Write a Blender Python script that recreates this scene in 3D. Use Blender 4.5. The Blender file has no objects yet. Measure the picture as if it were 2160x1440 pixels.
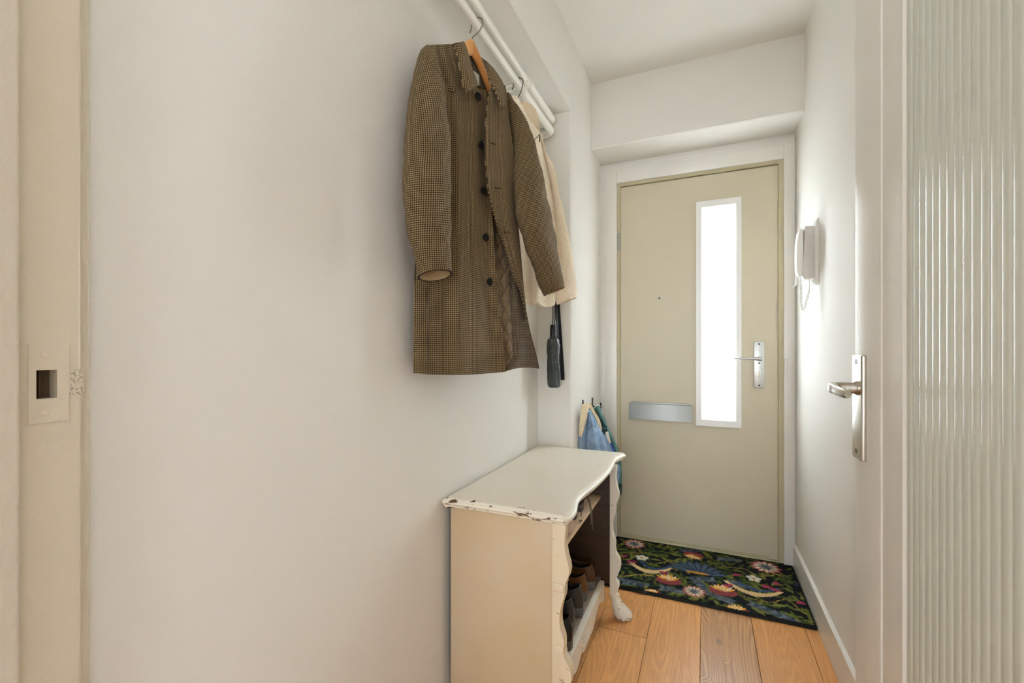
import bpy, bmesh, math, random
import numpy as np
from mathutils import Vector, Matrix, noise as mnoise
random.seed(7)
R = math.radians
scene = bpy.context.scene
COL = scene.collection

# ------------------------------------------------------------------ survey
# camera stands at the origin, hall runs along +Y; sight() turns a point of the photo into a ray,
# the on* helpers meet that ray with a real plane of the place (metres)
FPX, HORIZ, CAMH, YAW = 935.0, 740.0, 1.105, R(23.5)
CA, SA = math.cos(YAW), math.sin(YAW)
CAM = Vector((0, 0, CAMH))

def sight(x, y):
    u = (x - 1080) / FPX
    return Vector((CA * u - SA, SA * u + CA, (HORIZ - y) / FPX))

def on_plane(x, y, o, n):
    r = sight(x, y)
    return CAM + r * ((o - CAM).dot(n) / r.dot(n))

def on_z(x, y, z): return on_plane(x, y, Vector((0, 0, z)), Vector((0, 0, 1)))
def on_y(x, y, Y): return on_plane(x, y, Vector((0, Y, 0)), Vector((0, 1, 0)))
def on_x(x, y, X): return on_plane(x, y, Vector((X, 0, 0)), Vector((1, 0, 0)))

# ------------------------------------------------------------------ materials
def lin(c):
    return tuple(((v / 255) / 12.92 if v / 255 <= .04045 else ((v / 255 + .055) / 1.055) ** 2.4) for v in c[:3]) + (1,)

class NT:
    def __init__(s, name):
        s.m = bpy.data.materials.new(name); s.m.use_nodes = True
        s.t = s.m.node_tree; s.n = s.t.nodes; s.l = s.t.links
        s.b = s.n['Principled BSDF']; s.out = s.n['Material Output']
    def new(s, t, **kw):
        nd = s.n.new(t)
        for k, v in kw.items(): setattr(nd, k, v)
        return nd
    def put(s, sock, v):
        if isinstance(v, bpy.types.NodeSocket): s.l.new(v, sock)
        else: sock.default_value = v
    def math(s, op, a, b=0.0, c=0.0, clamp=False):
        nd = s.new('ShaderNodeMath', operation=op, use_clamp=clamp)
        s.put(nd.inputs[0], a); s.put(nd.inputs[1], b); s.put(nd.inputs[2], c)
        return nd.outputs[0]
    def mix(s, f, a, b, blend='MIX'):
        nd = s.new('ShaderNodeMix', data_type='RGBA', blend_type=blend)
        s.put(nd.inputs[0], f); s.put(nd.inputs[6], a); s.put(nd.inputs[7], b)
        return nd.outputs[2]
    def ramp(s, f, lo, hi):
        nd = s.new('ShaderNodeMapRange'); nd.interpolation_type = 'SMOOTHSTEP'
        s.put(nd.inputs[0], f); nd.inputs[1].default_value = lo; nd.inputs[2].default_value = hi
        return nd.outputs[0]
    def coord(s, which='Object'):
        return s.new('ShaderNodeTexCoord').outputs[which]
    def mapping(s, v, scale=(1, 1, 1), rot=(0, 0, 0), loc=(0, 0, 0)):
        nd = s.new('ShaderNodeMapping'); s.put(nd.inputs[0], v)
        nd.inputs[1].default_value = loc; nd.inputs[2].default_value = rot; nd.inputs[3].default_value = scale
        return nd.outputs[0]
    def noise(s, v, scale, detail=3, rough=.5, dist=0, out=0):
        nd = s.new('ShaderNodeTexNoise'); s.put(nd.inputs['Vector'], v)
        nd.inputs['Scale'].default_value = scale; nd.inputs['Detail'].default_value = detail
        nd.inputs['Roughness'].default_value = rough; nd.inputs['Distortion'].default_value = dist
        return nd.outputs[out]
    def bump(s, h, strength=.3, dist=.01):
        nd = s.new('ShaderNodeBump'); nd.inputs['Strength'].default_value = strength; nd.inputs['Distance'].default_value = dist
        s.put(nd.inputs['Height'], h); s.l.new(nd.outputs[0], s.b.inputs['Normal'])
        return nd
    def base(s, c): s.put(s.b.inputs['Base Color'], c)

def simple(name, rgb, rough=.5, metal=0, bump=None, vary=0, spec=.5, sheen=0, coat=0):
    k = NT(name); c = lin(rgb)
    k.b.inputs['Roughness'].default_value = rough; k.b.inputs['Metallic'].default_value = metal
    k.b.inputs['Specular IOR Level'].default_value = spec
    k.b.inputs['Sheen Weight'].default_value = sheen
    k.b.inputs['Coat Weight'].default_value = coat
    if vary:
        f = k.noise(k.coord(), 9, 4, .6)
        d = tuple(v * (1 - vary) for v in c[:3]) + (1,)
        k.base(k.mix(f, d, c))
    else: k.base(c)
    if bump: k.bump(k.noise(k.coord(), bump[0], 3), bump[1], bump[2])
    return k.m

M = {}
def plaster(name, rgb, rough=.6, b=.12):
    k = NT(name)
    o = k.coord()
    big = k.noise(o, 1.3, 3, .5)
    c = lin(rgb); d = tuple(v * .97 for v in c[:3]) + (1,)
    k.base(k.mix(big, d, c))
    k.b.inputs['Roughness'].default_value = rough; k.b.inputs['Specular IOR Level'].default_value = .5 if rough < .5 else .15
    h = k.math('ADD', k.noise(o, 160, 3, .6), k.math('MULTIPLY', k.noise(o, 14, 3), 1.6))
    k.bump(h, b, .004)
    return k.m
M['wall'] = plaster('wall_paint', (229, 226, 219))
M['ceil'] = plaster('ceiling_paint', (229, 226, 219), .8)
M['rough_wall'] = plaster('frame_wall_paint', (206, 196, 178), .55, .3)
M['trim'] = plaster('gloss_trim_paint', (232, 229, 222), .28, .12)
M['jamb'] = plaster('old_gloss_paint', (212, 201, 180), .2, .2)
M['door'] = simple('cream_door_paint', (204, 194, 169), .42, vary=.05, bump=(60, .06, .002))
M['olive'] = simple('bare_cream_edge', (196, 186, 152), .6, vary=.2)
M['slotwood'] = simple('slot_wood', (98, 78, 55), .9, vary=.5)
M['white'] = simple('white_plastic', (236, 236, 232), .3)
M['grayplastic'] = simple('light_gray_plastic', (214, 211, 206), .4)
M['alu'] = simple('brushed_aluminium', (205, 206, 203), .38, 1)
M['aludull'] = simple('grey_anodised_metal', (172, 174, 170), .45, .55)
M['nickel'] = simple('satin_nickel', (200, 193, 180), .3, 1, bump=(400, .03, .001))
M['dark'] = simple('dark_metal', (52, 52, 50), .4, .7)
M['black'] = simple('black_plastic', (24, 25, 27), .4)
M['wire'] = simple('galvanised_wire', (150, 146, 138), .3, 1)
M['darkwire'] = simple('dark_wire', (84, 80, 74), .35, 1)
M['pipe'] = simple('white_pipe_enamel', (236, 232, 222), .3, bump=(90, .1, .002))
M['nylon'] = simple('black_nylon', (62, 68, 67), .55, bump=(40, .5, .01), vary=.3)
M['horn'] = simple('black_shoehorn', (38, 40, 42), .35)
M['button'] = simple('dark_button', (16, 15, 15), .7, spec=.2)
M['label'] = simple('collar_label', (196, 192, 180), .7)

def wood(name, a, b, scale=(40, 40, 3), rough=.5):
    k = NT(name)
    v = k.mapping(k.coord(), scale)
    f = k.noise(v, 1, 5, .6, .6)
    k.base(k.mix(k.ramp(f, .3, .7), lin(a), lin(b)))
    k.b.inputs['Roughness'].default_value = rough
    k.bump(f, .15, .002)
    return k.m
M['hangerwood'] = wood('beech_hanger', (176, 110, 48), (196, 132, 66), (60, 12, 60), .35)
M['hangerlight'] = wood('beech_hanger_end_grain', (200, 140, 76), (212, 158, 96), (60, 60, 60), .35)
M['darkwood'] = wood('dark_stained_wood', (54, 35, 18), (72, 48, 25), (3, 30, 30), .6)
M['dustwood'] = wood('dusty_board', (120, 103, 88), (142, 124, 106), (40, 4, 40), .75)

def paintwood(name, rgb, chips=.0, under=(96, 70, 44), rough=.45, yellow=.0, fine=1):
    k = NT(name); o = k.coord()
    c = lin(rgb)
    f = k.noise(o, 3.5, 4, .6)
    yel = (c[0] * .95, c[1] * .87, c[2] * .72, 1)
    colr = k.mix(k.math('MULTIPLY', k.ramp(f, .35, .75), yellow, clamp=True), c, yel)
    spots = k.ramp(k.noise(o, 46, 2, .5), .755, .775)
    colr = k.mix(spots, colr, lin((112, 88, 60)))
    if chips:
        n = k.noise(k.mapping(o, (.45, .3, 1.5) if fine == 1 else (1, 1, 1)), 40 * fine, 6, .7)
        m = k.ramp(n, .66 - chips, .675 - chips)
        colr = k.mix(m, colr, lin(under))
        k.bump(k.math('SUBTRACT', 1.0, m), .35, .002)
    else:
        k.bump(k.noise(o, 50, 3), .06, .002)
    k.base(colr)
    k.b.inputs['Roughness'].default_value = rough
    return k.m
M['cabside'] = paintwood('cream_cabinet_paint', (201, 181, 150), 0, yellow=.8)
M['cabwhite'] = paintwood('white_cabinet_paint', (232, 226, 212), .015, rough=.4, yellow=.3)
M['cabpost'] = paintwood('cream_post_paint', (224, 208, 180), .03, rough=.42, yellow=.5)
M['cabfoot'] = paintwood('worn_foot_paint', (230, 224, 210), .06, rough=.42, yellow=.2)
M['cabtop'] = paintwood('white_cabinet_top_paint', (229, 221, 207), 0, rough=.4, yellow=.25)
M['cabedge'] = paintwood('worn_cabinet_edge_paint', (232, 225, 208), .11, rough=.42, yellow=.2)
M['shelf'] = paintwood('shelf_paint', (222, 198, 168), .02, rough=.5, yellow=.5)

# --- check wool
def check(name, a, b, per=.0054):
    k = NT(name)
    uv = k.coord('UV')
    sep = k.new('ShaderNodeSeparateXYZ'); k.l.new(uv, sep.inputs[0])
    wob = k.math('MULTIPLY', k.noise(uv, 180, 2), .25)
    def band(s):
        q = k.math('MULTIPLY', k.math('ADD', k.math('DIVIDE', s, per), wob), 2 * math.pi)
        return k.ramp(k.math('SINE', q), -.45, .45)
    u, v = band(sep.outputs[0]), band(sep.outputs[1])
    s = k.math('MULTIPLY', k.math('ADD', u, v), .5)
    f = k.ramp(s, .02, .8)
    tone = k.noise(uv, 9, 3)
    la = k.mix(tone, lin(a), tuple(v_ * .86 for v_ in lin(a)[:3]) + (1,))
    k.base(k.mix(f, la, lin(b)))
    k.b.inputs['Roughness'].default_value = .9; k.b.inputs['Specular IOR Level'].default_value = .2
    k.b.inputs['Sheen Weight'].default_value = .04
    k.bump(k.math('ADD', k.math('MULTIPLY', s, -.5), k.noise(uv, 900, 2)), .35, .002)
    return k.m
M['check'] = check('brown_check_wool', (156, 134, 96), (42, 29, 15))
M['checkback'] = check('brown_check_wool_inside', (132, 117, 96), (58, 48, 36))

def quilt():
    k = NT('quilted_lining'); uv = k.coord('UV')
    sep = k.new('ShaderNodeSeparateXYZ'); k.l.new(uv, sep.inputs[0])
    x = k.math('MULTIPLY', sep.outputs[0], 1.5)
    def line(op):
        q = k.math('DIVIDE', k.math(op, x, sep.outputs[1]), .062)
        return k.math('ABSOLUTE', k.math('SUBTRACT', k.math('FRACT', q), .5))
    h = k.math('MINIMUM', line('ADD'), line('SUBTRACT'))
    m = k.ramp(h, .0, .05)
    k.base(k.mix(m, lin((76, 58, 36)), lin((120, 98, 66))))
    k.b.inputs['Roughness'].default_value = .55; k.b.inputs['Sheen Weight'].default_value = .3
    k.bump(k.math('POWER', k.math('MULTIPLY', h, 2.0), .5), .8, .012)
    return k.m
M['quilt'] = quilt()
M['cufflining'] = simple('sleeve_lining', (158, 136, 98), .6, bump=(60, .4, .006))

def fleece(name, a, b, sc=130, st=.9):
    k = NT(name); o = k.coord()
    v = k.new('ShaderNodeTexVoronoi'); k.l.new(o, v.inputs['Vector']); v.inputs['Scale'].default_value = sc
    n = k.noise(o, sc * 1.7, 3, .7)
    k.base(k.mix(k.ramp(n, .3, .7), lin(a), lin(b)))
    k.b.inputs['Roughness'].default_value = 1; k.b.inputs['Specular IOR Level'].default_value = .1
    k.b.inputs['Sheen Weight'].default_value = .5
    k.bump(k.math('ADD', v.outputs['Distance'], n), st, .006)
    return k.m
M['fleece'] = fleece('cream_teddy_fleece', (250, 226, 190), (255, 246, 226), 190, .65)
M['fleecein'] = fleece('tan_teddy_fleece', (222, 194, 154), (240, 218, 184), 300, .6)
M['sherpa'] = fleece('sherpa_collar', (234, 212, 170), (248, 232, 200), 320, .5)

def denim(name, a, b):
    k = NT(name); o = k.coord()
    n = k.noise(o, 26, 4, .6); f = k.noise(k.mapping(o, (1, 1, .3)), 700, 2)
    c = k.mix(k.ramp(n, .3, .7), lin(a), lin(b))
    k.base(k.mix(k.math('MULTIPLY', f, .25), c, lin((205, 216, 226))))
    k.b.inputs['Roughness'].default_value = .9; k.b.inputs['Specular IOR Level'].default_value = .2
    k.bump(k.math('ADD', f, k.math('MULTIPLY', n, 2)), .25, .004)
    return k.m
M['denim'] = denim('light_denim', (106, 138, 172), (150, 176, 202))
M['denimdark'] = denim('denim_seam', (84, 108, 136), (110, 134, 160))
M['green'] = denim('green_cotton', (28, 92, 84), (42, 112, 102))
M['greendark'] = simple('dark_green_trim', (20, 56, 54), .8)
M['patchwhite'] = simple('white_fabric', (230, 224, 214), .8)
M['patchblue'] = simple('blue_fabric', (46, 78, 168), .8)

def leather(name, rgb, rough=.35):
    k = NT(name); o = k.coord()
    n = k.noise(o, 18, 4)
    c = lin(rgb)
    k.base(k.mix(n, tuple(v * .6 for v in c[:3]) + (1,), c))
    k.b.inputs['Roughness'].default_value = rough
    k.bump(k.noise(o, 260, 3), .15, .001)
    return k.m
M['brownleather'] = leather('brown_leather', (92, 60, 28), .4)
M['tanleather'] = leather('tan_leather', (118, 76, 32), .4)
M['greyleather'] = leather('dark_grey_leather', (62, 64, 62), .33)
M['blackleather'] = leather('black_leather', (34, 36, 36), .33)
M['pinkleather'] = leather('pale_pink_leather', (226, 200, 184), .5)
M['sneaker'] = leather('charcoal_suede', (70, 66, 60), .8)
M['sole'] = simple('dark_rubber_sole', (92, 94, 94), .5)
M['solewhite'] = simple('pale_rubber_sole', (214, 196, 180), .6)
M['lace'] = simple('grey_lace', (112, 102, 84), .9)
M['inner'] = simple('shoe_lining', (40, 34, 28), .9)

def oak():
    k = NT('oak_boards')
    o = k.coord()
    at = k.new('ShaderNodeAttribute', attribute_name='board')
    sep = k.new('ShaderNodeSeparateColor'); k.l.new(at.outputs['Color'], sep.inputs[0])
    rnd, gr, br = sep.outputs
    off = k.new('ShaderNodeCombineXYZ')
    k.put(off.inputs[0], k.math('MULTIPLY', rnd, 37.0)); k.put(off.inputs[1], k.math('MULTIPLY', rnd, 91.0)); k.put(off.inputs[2], k.math('MULTIPLY', rnd, 13.0))
    va = k.new('ShaderNodeVectorMath', operation='ADD'); k.l.new(o, va.inputs[0]); k.l.new(off.outputs[0], va.inputs[1])
    v = va.outputs[0]
    field = k.noise(k.mapping(v, (5.5, .55, 1)), 1, 2, .45, .2)
    kn = None
    for (kx, ky) in ((.0, 1.52), (.115, 1.50), (.05, 1.86)):
        dv = k.new('ShaderNodeVectorMath', operation='DISTANCE'); k.l.new(k.mapping(o, (1, .55, 0)), dv.inputs[0]); dv.inputs[1].default_value = (kx, ky * .55, 0)
        bend = k.math('MULTIPLY', k.ramp(dv.outputs['Value'], .075, .0), .30)
        dot = k.ramp(dv.outputs['Value'], .016, .004)
        field = k.math('ADD', field, k.math('MULTIPLY', bend, gr)); kn = dot if kn is None else k.math('MAXIMUM', kn, dot)
    rings = k.math('FRACT', k.math('MULTIPLY', field, 38.0))
    ring = k.ramp(k.math('ABSOLUTE', k.math('SUBTRACT', rings, .5)), .5, .12)
    pores = k.noise(k.mapping(v, (260, 9, 1)), 1, 3, .6)
    fine = k.noise(k.mapping(v, (70, 1.6, 1)), 1, 4, .6)
    base = k.mix(br, lin((196, 136, 74)), lin((214, 154, 88)))
    base = k.mix(k.math('MULTIPLY', gr, .75), base, lin((172, 136, 98)))
    c = k.mix(k.math('MULTIPLY', ring, k.math('ADD', .2, k.math('MULTIPLY', gr, .45))), base, lin((132, 88, 48)))
    c = k.mix(k.math('MULTIPLY', k.ramp(pores, .54, .68), .42), c, lin((128, 84, 46)))
    c = k.mix(k.math('MULTIPLY', k.ramp(fine, .45, .8), .35), c, lin((224, 172, 108)))
    vor = k.new('ShaderNodeTexVoronoi'); k.l.new(k.mapping(v, (4.2, 2.4, 1)), vor.inputs['Vector']); vor.inputs['Scale'].default_value = 1
    knot = k.math('MULTIPLY', k.ramp(vor.outputs['Distance'], .13, .03), k.math('MULTIPLY', gr, .8))
    c = k.mix(knot, c, lin((104, 92, 82)))
    c = k.mix(k.math('MULTIPLY', k.math('MULTIPLY', kn, gr), .8), c, lin((112, 92, 74)))
    k.base(c)
    k.put(k.b.inputs['Roughness'], k.math('ADD', .3, k.math('MULTIPLY', fine, .18)))
    k.bump(k.math('SUBTRACT', fine, pores), .12, .002)
    return k.m
M['oak'] = oak()

def matmat():
    k = NT('printed_coir'); o = k.coord()
    at = k.new('ShaderNodeAttribute', attribute_name='print')
    n = k.noise(o, 420, 2, .7)
    k.base(k.mix(k.math('MULTIPLY', k.ramp(n, .35, .75), .3), at.outputs['Color'], lin((26, 26, 24))))
    k.b.inputs['Roughness'].default_value = 1; k.b.inputs['Specular IOR Level'].default_value = .15
    k.bump(n, .9, .006)
    return k.m
M['mat'] = matmat()
M['matback'] = simple('mat_backing', (30, 30, 26), .9)

def reeded():
    k = NT('reeded_glass')
    k.n.remove(k.b)
    tr = k.new('ShaderNodeBsdfTransparent'); tr.inputs[0].default_value = (.94, .97, .945, 1)
    df = k.new('ShaderNodeBsdfTranslucent'); df.inputs[0].default_value = lin((240, 250, 238))
    dd = k.new('ShaderNodeBsdfDiffuse'); dd.inputs[0].default_value = lin((240, 244, 234))
    gl = k.new('ShaderNodeBsdfGlossy'); gl.inputs['Roughness'].default_value = .3
    m0 = k.new('ShaderNodeMixShader'); m0.inputs[0].default_value = .92
    k.l.new(df.outputs[0], m0.inputs[1]); k.l.new(dd.outputs[0], m0.inputs[2])
    m1 = k.new('ShaderNodeMixShader'); m1.inputs[0].default_value = .84
    k.l.new(tr.outputs[0], m1.inputs[1]); k.l.new(m0.outputs[0], m1.inputs[2])
    fr = k.new('ShaderNodeFresnel'); fr.inputs[0].default_value = 1.3
    m2 = k.new('ShaderNodeMixShader')
    k.l.new(fr.outputs[0], m2.inputs[0]); k.l.new(m1.outputs[0], m2.inputs[1]); k.l.new(gl.outputs[0], m2.inputs[2])
    k.l.new(m2.outputs[0], k.out.inputs[0])
    return k.m
M['reeded'] = reeded()

def frosted():
    k = NT('frosted_glass')
    k.n.remove(k.b)
    o = k.coord()
    n = k.noise(o, 260, 2, .7)
    c = k.mix(k.ramp(n, .3, .7), (.82, .84, .85, 1), (.97, .98, .98, 1))
    tl = k.new('ShaderNodeBsdfTranslucent'); k.l.new(c, tl.inputs[0])
    gl = k.new('ShaderNodeBsdfGlossy'); gl.inputs['Roughness'].default_value = .25
    m = k.new('ShaderNodeMixShader'); m.inputs[0].default_value = .05
    k.l.new(tl.outputs[0], m.inputs[1]); k.l.new(gl.outputs[0], m.inputs[2])
    k.l.new(m.outputs[0], k.out.inputs[0])
    return k.m
M['frosted'] = frosted()

# ------------------------------------------------------------------ builders
def link(name, me, mats, parent=None, angle=40):
    ob = bpy.data.objects.new(name, me)
    for m in (mats if isinstance(mats, (list, tuple)) else [mats]): me.materials.append(M[m] if isinstance(m, str) else m)
    COL.objects.link(ob)
    if parent is not None:
        ob.parent = parent
        if parent.get('_world', 1):
            p, off = parent, Vector((0, 0, 0))
            while p is not None: off += p.location; p = p.parent
            ob.location = -off
    return ob

def obj(name, bm, mats, parent=None, angle=40, smooth=True):
    bmesh.ops.recalc_face_normals(bm, faces=bm.faces[:])
    me = bpy.data.meshes.new(name); bm.to_mesh(me); bm.free()
    if smooth:
        me.polygons.foreach_set('use_smooth', [True] * len(me.polygons))
        me.set_sharp_from_angle(angle=R(angle))
    return link(name, me, mats, parent)

def tag(o, label=None, cat=None, group=None, kind=None):
    if label: o['label'] = label
    if cat: o['category'] = cat
    if group: o['group'] = group
    if kind: o['kind'] = kind
    return o

def thing(name, loc, label, cat, group=None, kind=None):
    e = bpy.data.objects.new(name, None); COL.objects.link(e)
    e.location = loc; e.empty_display_size = .05
    return tag(e, label, cat, group, kind)

def box(bm, a, b, bev=0, mi=0, seg=2):
    x0, y0, z0 = a; x1, y1, z1 = b
    vs = [bm.verts.new(p) for p in ((x0, y0, z0), (x1, y0, z0), (x1, y1, z0), (x0, y1, z0), (x0, y0, z1), (x1, y0, z1), (x1, y1, z1), (x0, y1, z1))]
    fs = [bm.faces.new([vs[i] for i in q]) for q in ((0, 3, 2, 1), (4, 5, 6, 7), (0, 1, 5, 4), (1, 2, 6, 5), (2, 3, 7, 6), (3, 0, 4, 7))]
    for f in fs: f.material_index = mi
    if bev:
        es = list({e for f in fs for e in f.edges})
        r = bmesh.ops.bevel(bm, geom=es, offset=bev, segments=seg, affect='EDGES', profile=.5)
        for f in r['faces']: f.material_index = mi
    return vs

def prism(bm, pts, axis, lo, hi, mi=0, bev=0):
    """closed 2D outline pts extruded along axis 'x','y','z' from lo to hi"""
    def P(p, h):
        return {'x': (h, p[0], p[1]), 'y': (p[0], h, p[1]), 'z': (p[0], p[1], h)}[axis]
    A = [bm.verts.new(P(p, lo)) for p in pts]; B = [bm.verts.new(P(p, hi)) for p in pts]
    n = len(pts)
    fs = [bm.faces.new(A), bm.faces.new(B[::-1])]
    caps = list(fs[0].edges) + list(fs[1].edges)
    for i in range(n): fs.append(bm.faces.new([A[i], A[(i + 1) % n], B[(i + 1) % n], B[i]]))
    for f in fs: f.material_index = mi
    if bev: bmesh.ops.bevel(bm, geom=list(set(caps)), offset=bev, segments=2, affect='EDGES', profile=.5)

def rings(bm, rs, closed_ring=True, cap0=True, cap1=True, mi=0, uvs=None):
    V = [[bm.verts.new(p) for p in r] for r in rs]
    n = len(rs[0]); fs = []
    for a in range(len(V) - 1):
        for i in range(n if closed_ring else n - 1):
            j = (i + 1) % n
            f = bm.faces.new([V[a][i], V[a][j], V[a + 1][j], V[a + 1][i]]); f.material_index = mi; fs.append(f)
    if closed_ring and cap0: f = bm.faces.new(V[0][::-1]); f.material_index = mi
    if closed_ring and cap1: f = bm.faces.new(V[-1]); f.material_index = mi
    return V

def tube(bm, pts, r, seg=10, mi=0, caps=True):
    pts = [Vector(p) for p in pts]; n = len(pts)
    rad = r if isinstance(r, (list, tuple)) else [r] * n
    up = None; rs = []
    for i, p in enumerate(pts):
        t = (pts[min(i + 1, n - 1)] - pts[max(i - 1, 0)]).normalized()
        if up is None:
            up = t.cross(Vector((0, 0, 1)))
            if up.length < .1: up = t.cross(Vector((1, 0, 0)))
            up.normalize()
        up = (up - t * up.dot(t)).normalized(); w = t.cross(up)
        rs.append([p + (up * math.cos(2 * math.pi * k / seg) + w * math.sin(2 * math.pi * k / seg)) * rad[i] for k in range(seg)])
    rings(bm, rs, True, caps, caps, mi)

def spline(pts, n):
    """Catmull-Rom through pts, n points evenly spaced by length"""
    P = [Vector(p) for p in pts]
    dense = []
    for i in range(len(P) - 1):
        a, b, c, d = P[max(i - 1, 0)], P[i], P[i + 1], P[min(i + 2, len(P) - 1)]
        for k in range(16):
            t = k / 16
            dense.append(.5 * ((2 * b) + (c - a) * t + (2 * a - 5 * b + 4 * c - d) * t * t + (3 * b - a - 3 * c + d) * t ** 3))
    dense.append(P[-1])
    L = [0]
    for i in range(1, len(dense)): L.append(L[-1] + (dense[i] - dense[i - 1]).length)
    out = []; j = 0
    for k in range(n):
        s = L[-1] * k / (n - 1)
        while j < len(L) - 2 and L[j + 1] < s: j += 1
        f = (s - L[j]) / max(1e-9, L[j + 1] - L[j])
        out.append(dense[j].lerp(dense[j + 1], min(1, max(0, f))))
    return out

def lathe(bm, c, ax, prof, seg=20, mi=0):
    ax = Vector(ax).normalized(); u = ax.orthogonal().normalized(); w = ax.cross(u); c = Vector(c)
    rs = [[c + ax * h + (u * math.cos(2 * math.pi * k / seg) + w * math.sin(2 * math.pi * k / seg)) * r for k in range(seg)] for r, h in prof]
    rings(bm, rs, True, True, True, mi)

class Cloth:
    """a hanging garment's plane: origin o, along e, out of the wall n"""
    def __init__(s, a, b):
        s.o = Vector((a[0], a[1], 0)); s.e = Vector((b[0] - a[0], b[1] - a[1], 0)).normalized()
        s.n = Vector((s.e.y, -s.e.x, 0))
    def at(s, x, y, d=0): return on_plane(x, y, s.o + s.n * d, s.n)
    def sz(s, p): return ((p - s.o).dot(s.e), p.z)
    def panel(s, name, Lp, Rp, d, mat, parent, nc=24, nr=60, thick=.004, wave=None, puff=0, fuzz=0, hem=None):
        """sheet between two edge curves; d(c,r) is its distance from the plane; closed with a back"""
        L, Rr = spline(Lp, nr), spline(Rp, nr)
        bm = bmesh.new(); uvl = bm.loops.layers.uv.new('UVMap')
        F, B = [], []
        for r in range(nr):
            fr, br = [], []
            for c in range(nc):
                t = c / (nc - 1); q = r / (nr - 1)
                p2 = L[r].lerp(Rr[r], t)
                yy = p2.y + (hem(t) * q ** 6 if hem else 0)
                dd = d(t, q) if callable(d) else d
                p = s.at(p2.x, yy, dd)
                if fuzz: p = p + mnoise.noise_vector(p * 110) * fuzz * .9 + mnoise.noise_vector(p * 30) * fuzz * .6 + mnoise.random_vector() * fuzz * .45
                edge = max(0.0, 1 - (2 * t - 1) ** 4) * max(0.0, 1 - (2 * q - 1) ** 10)
                fr.append(bm.verts.new(p)); br.append(bm.verts.new(p - s.n * (thick + puff * edge)))
            F.append(fr); B.append(br)
        fs = []
        for r in range(nr - 1):
            for c in range(nc - 1):
                fs.append(bm.faces.new([F[r][c], F[r][c + 1], F[r + 1][c + 1], F[r + 1][c]]))
                fs.append(bm.faces.new([B[r][c + 1], B[r][c], B[r + 1][c], B[r + 1][c + 1]]))
        for r in range(nr - 1):
            fs.append(bm.faces.new([F[r][0], F[r + 1][0], B[r + 1][0], B[r][0]]))
            fs.append(bm.faces.new([F[r][-1], B[r][-1], B[r + 1][-1], F[r + 1][-1]]))
        for c in range(nc - 1):
            fs.append(bm.faces.new([F[0][c + 1], F[0][c], B[0][c], B[0][c + 1]]))
            fs.append(bm.faces.new([F[-1][c], F[-1][c + 1], B[-1][c + 1], B[-1][c]]))
        UV = {}
        m = nc // 2
        for r in range(nr):
            u0 = s.sz(F[r][m].co)[0]
            row = [0.0] * nc
            for c in range(m + 1, nc): row[c] = row[c - 1] + (F[r][c].co - F[r][c - 1].co).length
            for c in range(m - 1, -1, -1): row[c] = row[c + 1] - (F[r][c].co - F[r][c + 1].co).length
            for c in range(nc): UV[F[r][c]] = [u0 + row[c], 0]
        for c in range(nc):
            v = F[0][m].co.z
            for r in range(nr):
                if r:
                    dl = F[r][c].co - F[r - 1][c].co
                    v -= math.hypot(dl.z, dl.dot(s.n)) * (1 if dl.z < 0 else -1)
                else: v = F[0][c].co.z
                UV[F[r][c]][1] = v; UV[B[r][c]] = UV[F[r][c]]
        for f in fs:
            for lp in f.loops: lp[uvl].uv = UV[lp.vert]
        return obj(name, bm, mat, parent, 70)
    def sleeve(s, name, Lp, Rp, d, b, mat, parent, nr=60, seg=36, wrinkle=.003, fuzz=0, cuff=None, uvmat=True):
        L, Rr = spline(Lp, nr), spline(Rp, nr)
        bm = bmesh.new(); uvl = bm.loops.layers.uv.new('UVMap')
        rs = []; uvs = []; run = 0; prev = None
        for r in range(nr):
            q = r / (nr - 1)
            dd = d(q) if callable(d) else d
            a_, c_ = s.at(L[r].x, L[r].y, dd), s.at(Rr[r].x, Rr[r].y, dd)
            C = (a_ + c_) / 2; h = (c_ - a_) / 2; w = h.length; hd = h.normalized()
            v = (C - CAM); k = abs(v.dot(s.e) / v.dot(s.n))
            bb = (b(q) if callable(b) else b) * min(1, .25 + q * 10)
            bb = min(bb, w * .8 / k)
            aa = math.sqrt(max(w * w - (bb * k) ** 2, (.45 * w) ** 2))
            if prev is not None: run += (C - prev).length
            prev = C
            ring = []; ru = []
            for i in range(seg):
                th = 2 * math.pi * i / seg
                p = C + hd * aa * math.cos(th) + s.n * bb * math.sin(th) + Vector((0, 0, .011)) * math.sin(th) * q ** 14
                wr = wrinkle * (mnoise.noise(Vector((th * .9, run * 16, 3))) + .8 * mnoise.noise(Vector((math.cos(th) * 2, run * 34 + th, 9))))
                p = p + (hd * math.cos(th) + s.n * math.sin(th)) * wr
                if fuzz: p = p + mnoise.noise_vector(p * 110) * fuzz * .9 + mnoise.noise_vector(p * 30) * fuzz * .6 + mnoise.random_vector() * fuzz * .45
                ring.append(p); ru.append((th * (aa + bb) / 2 * 1.02, -run))
            rs.append(ring); uvs.append(ru)
        V = [[bm.verts.new(p) for p in ring] for ring in rs]
        per = None
        for r in range(nr - 1):
            for i in range(seg):
                j = (i + 1) % seg
                f = bm.faces.new([V[r][i], V[r][j], V[r + 1][j], V[r + 1][i]])
                g = i + 1
                full = lambda rr: (2 * math.pi * (uvs[rr][1][0] / (2 * math.pi / seg)), uvs[rr][0][1])
                us = [uvs[r][i], uvs[r][j] if j else full(r), uvs[r + 1][j] if j else full(r + 1), uvs[r + 1][i]]
                for lp, u in zip(f.loops, us): lp[uvl].uv = u
        bm.faces.new(V[0][::-1])
        # turned-in cuff
        end = rs[-1]; C = sum(end, Vector()) / seg; up = (sum(rs[-8], Vector()) / seg - C)
        I1 = [bm.verts.new(C + (p - C) * .9) for p in end]
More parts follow.
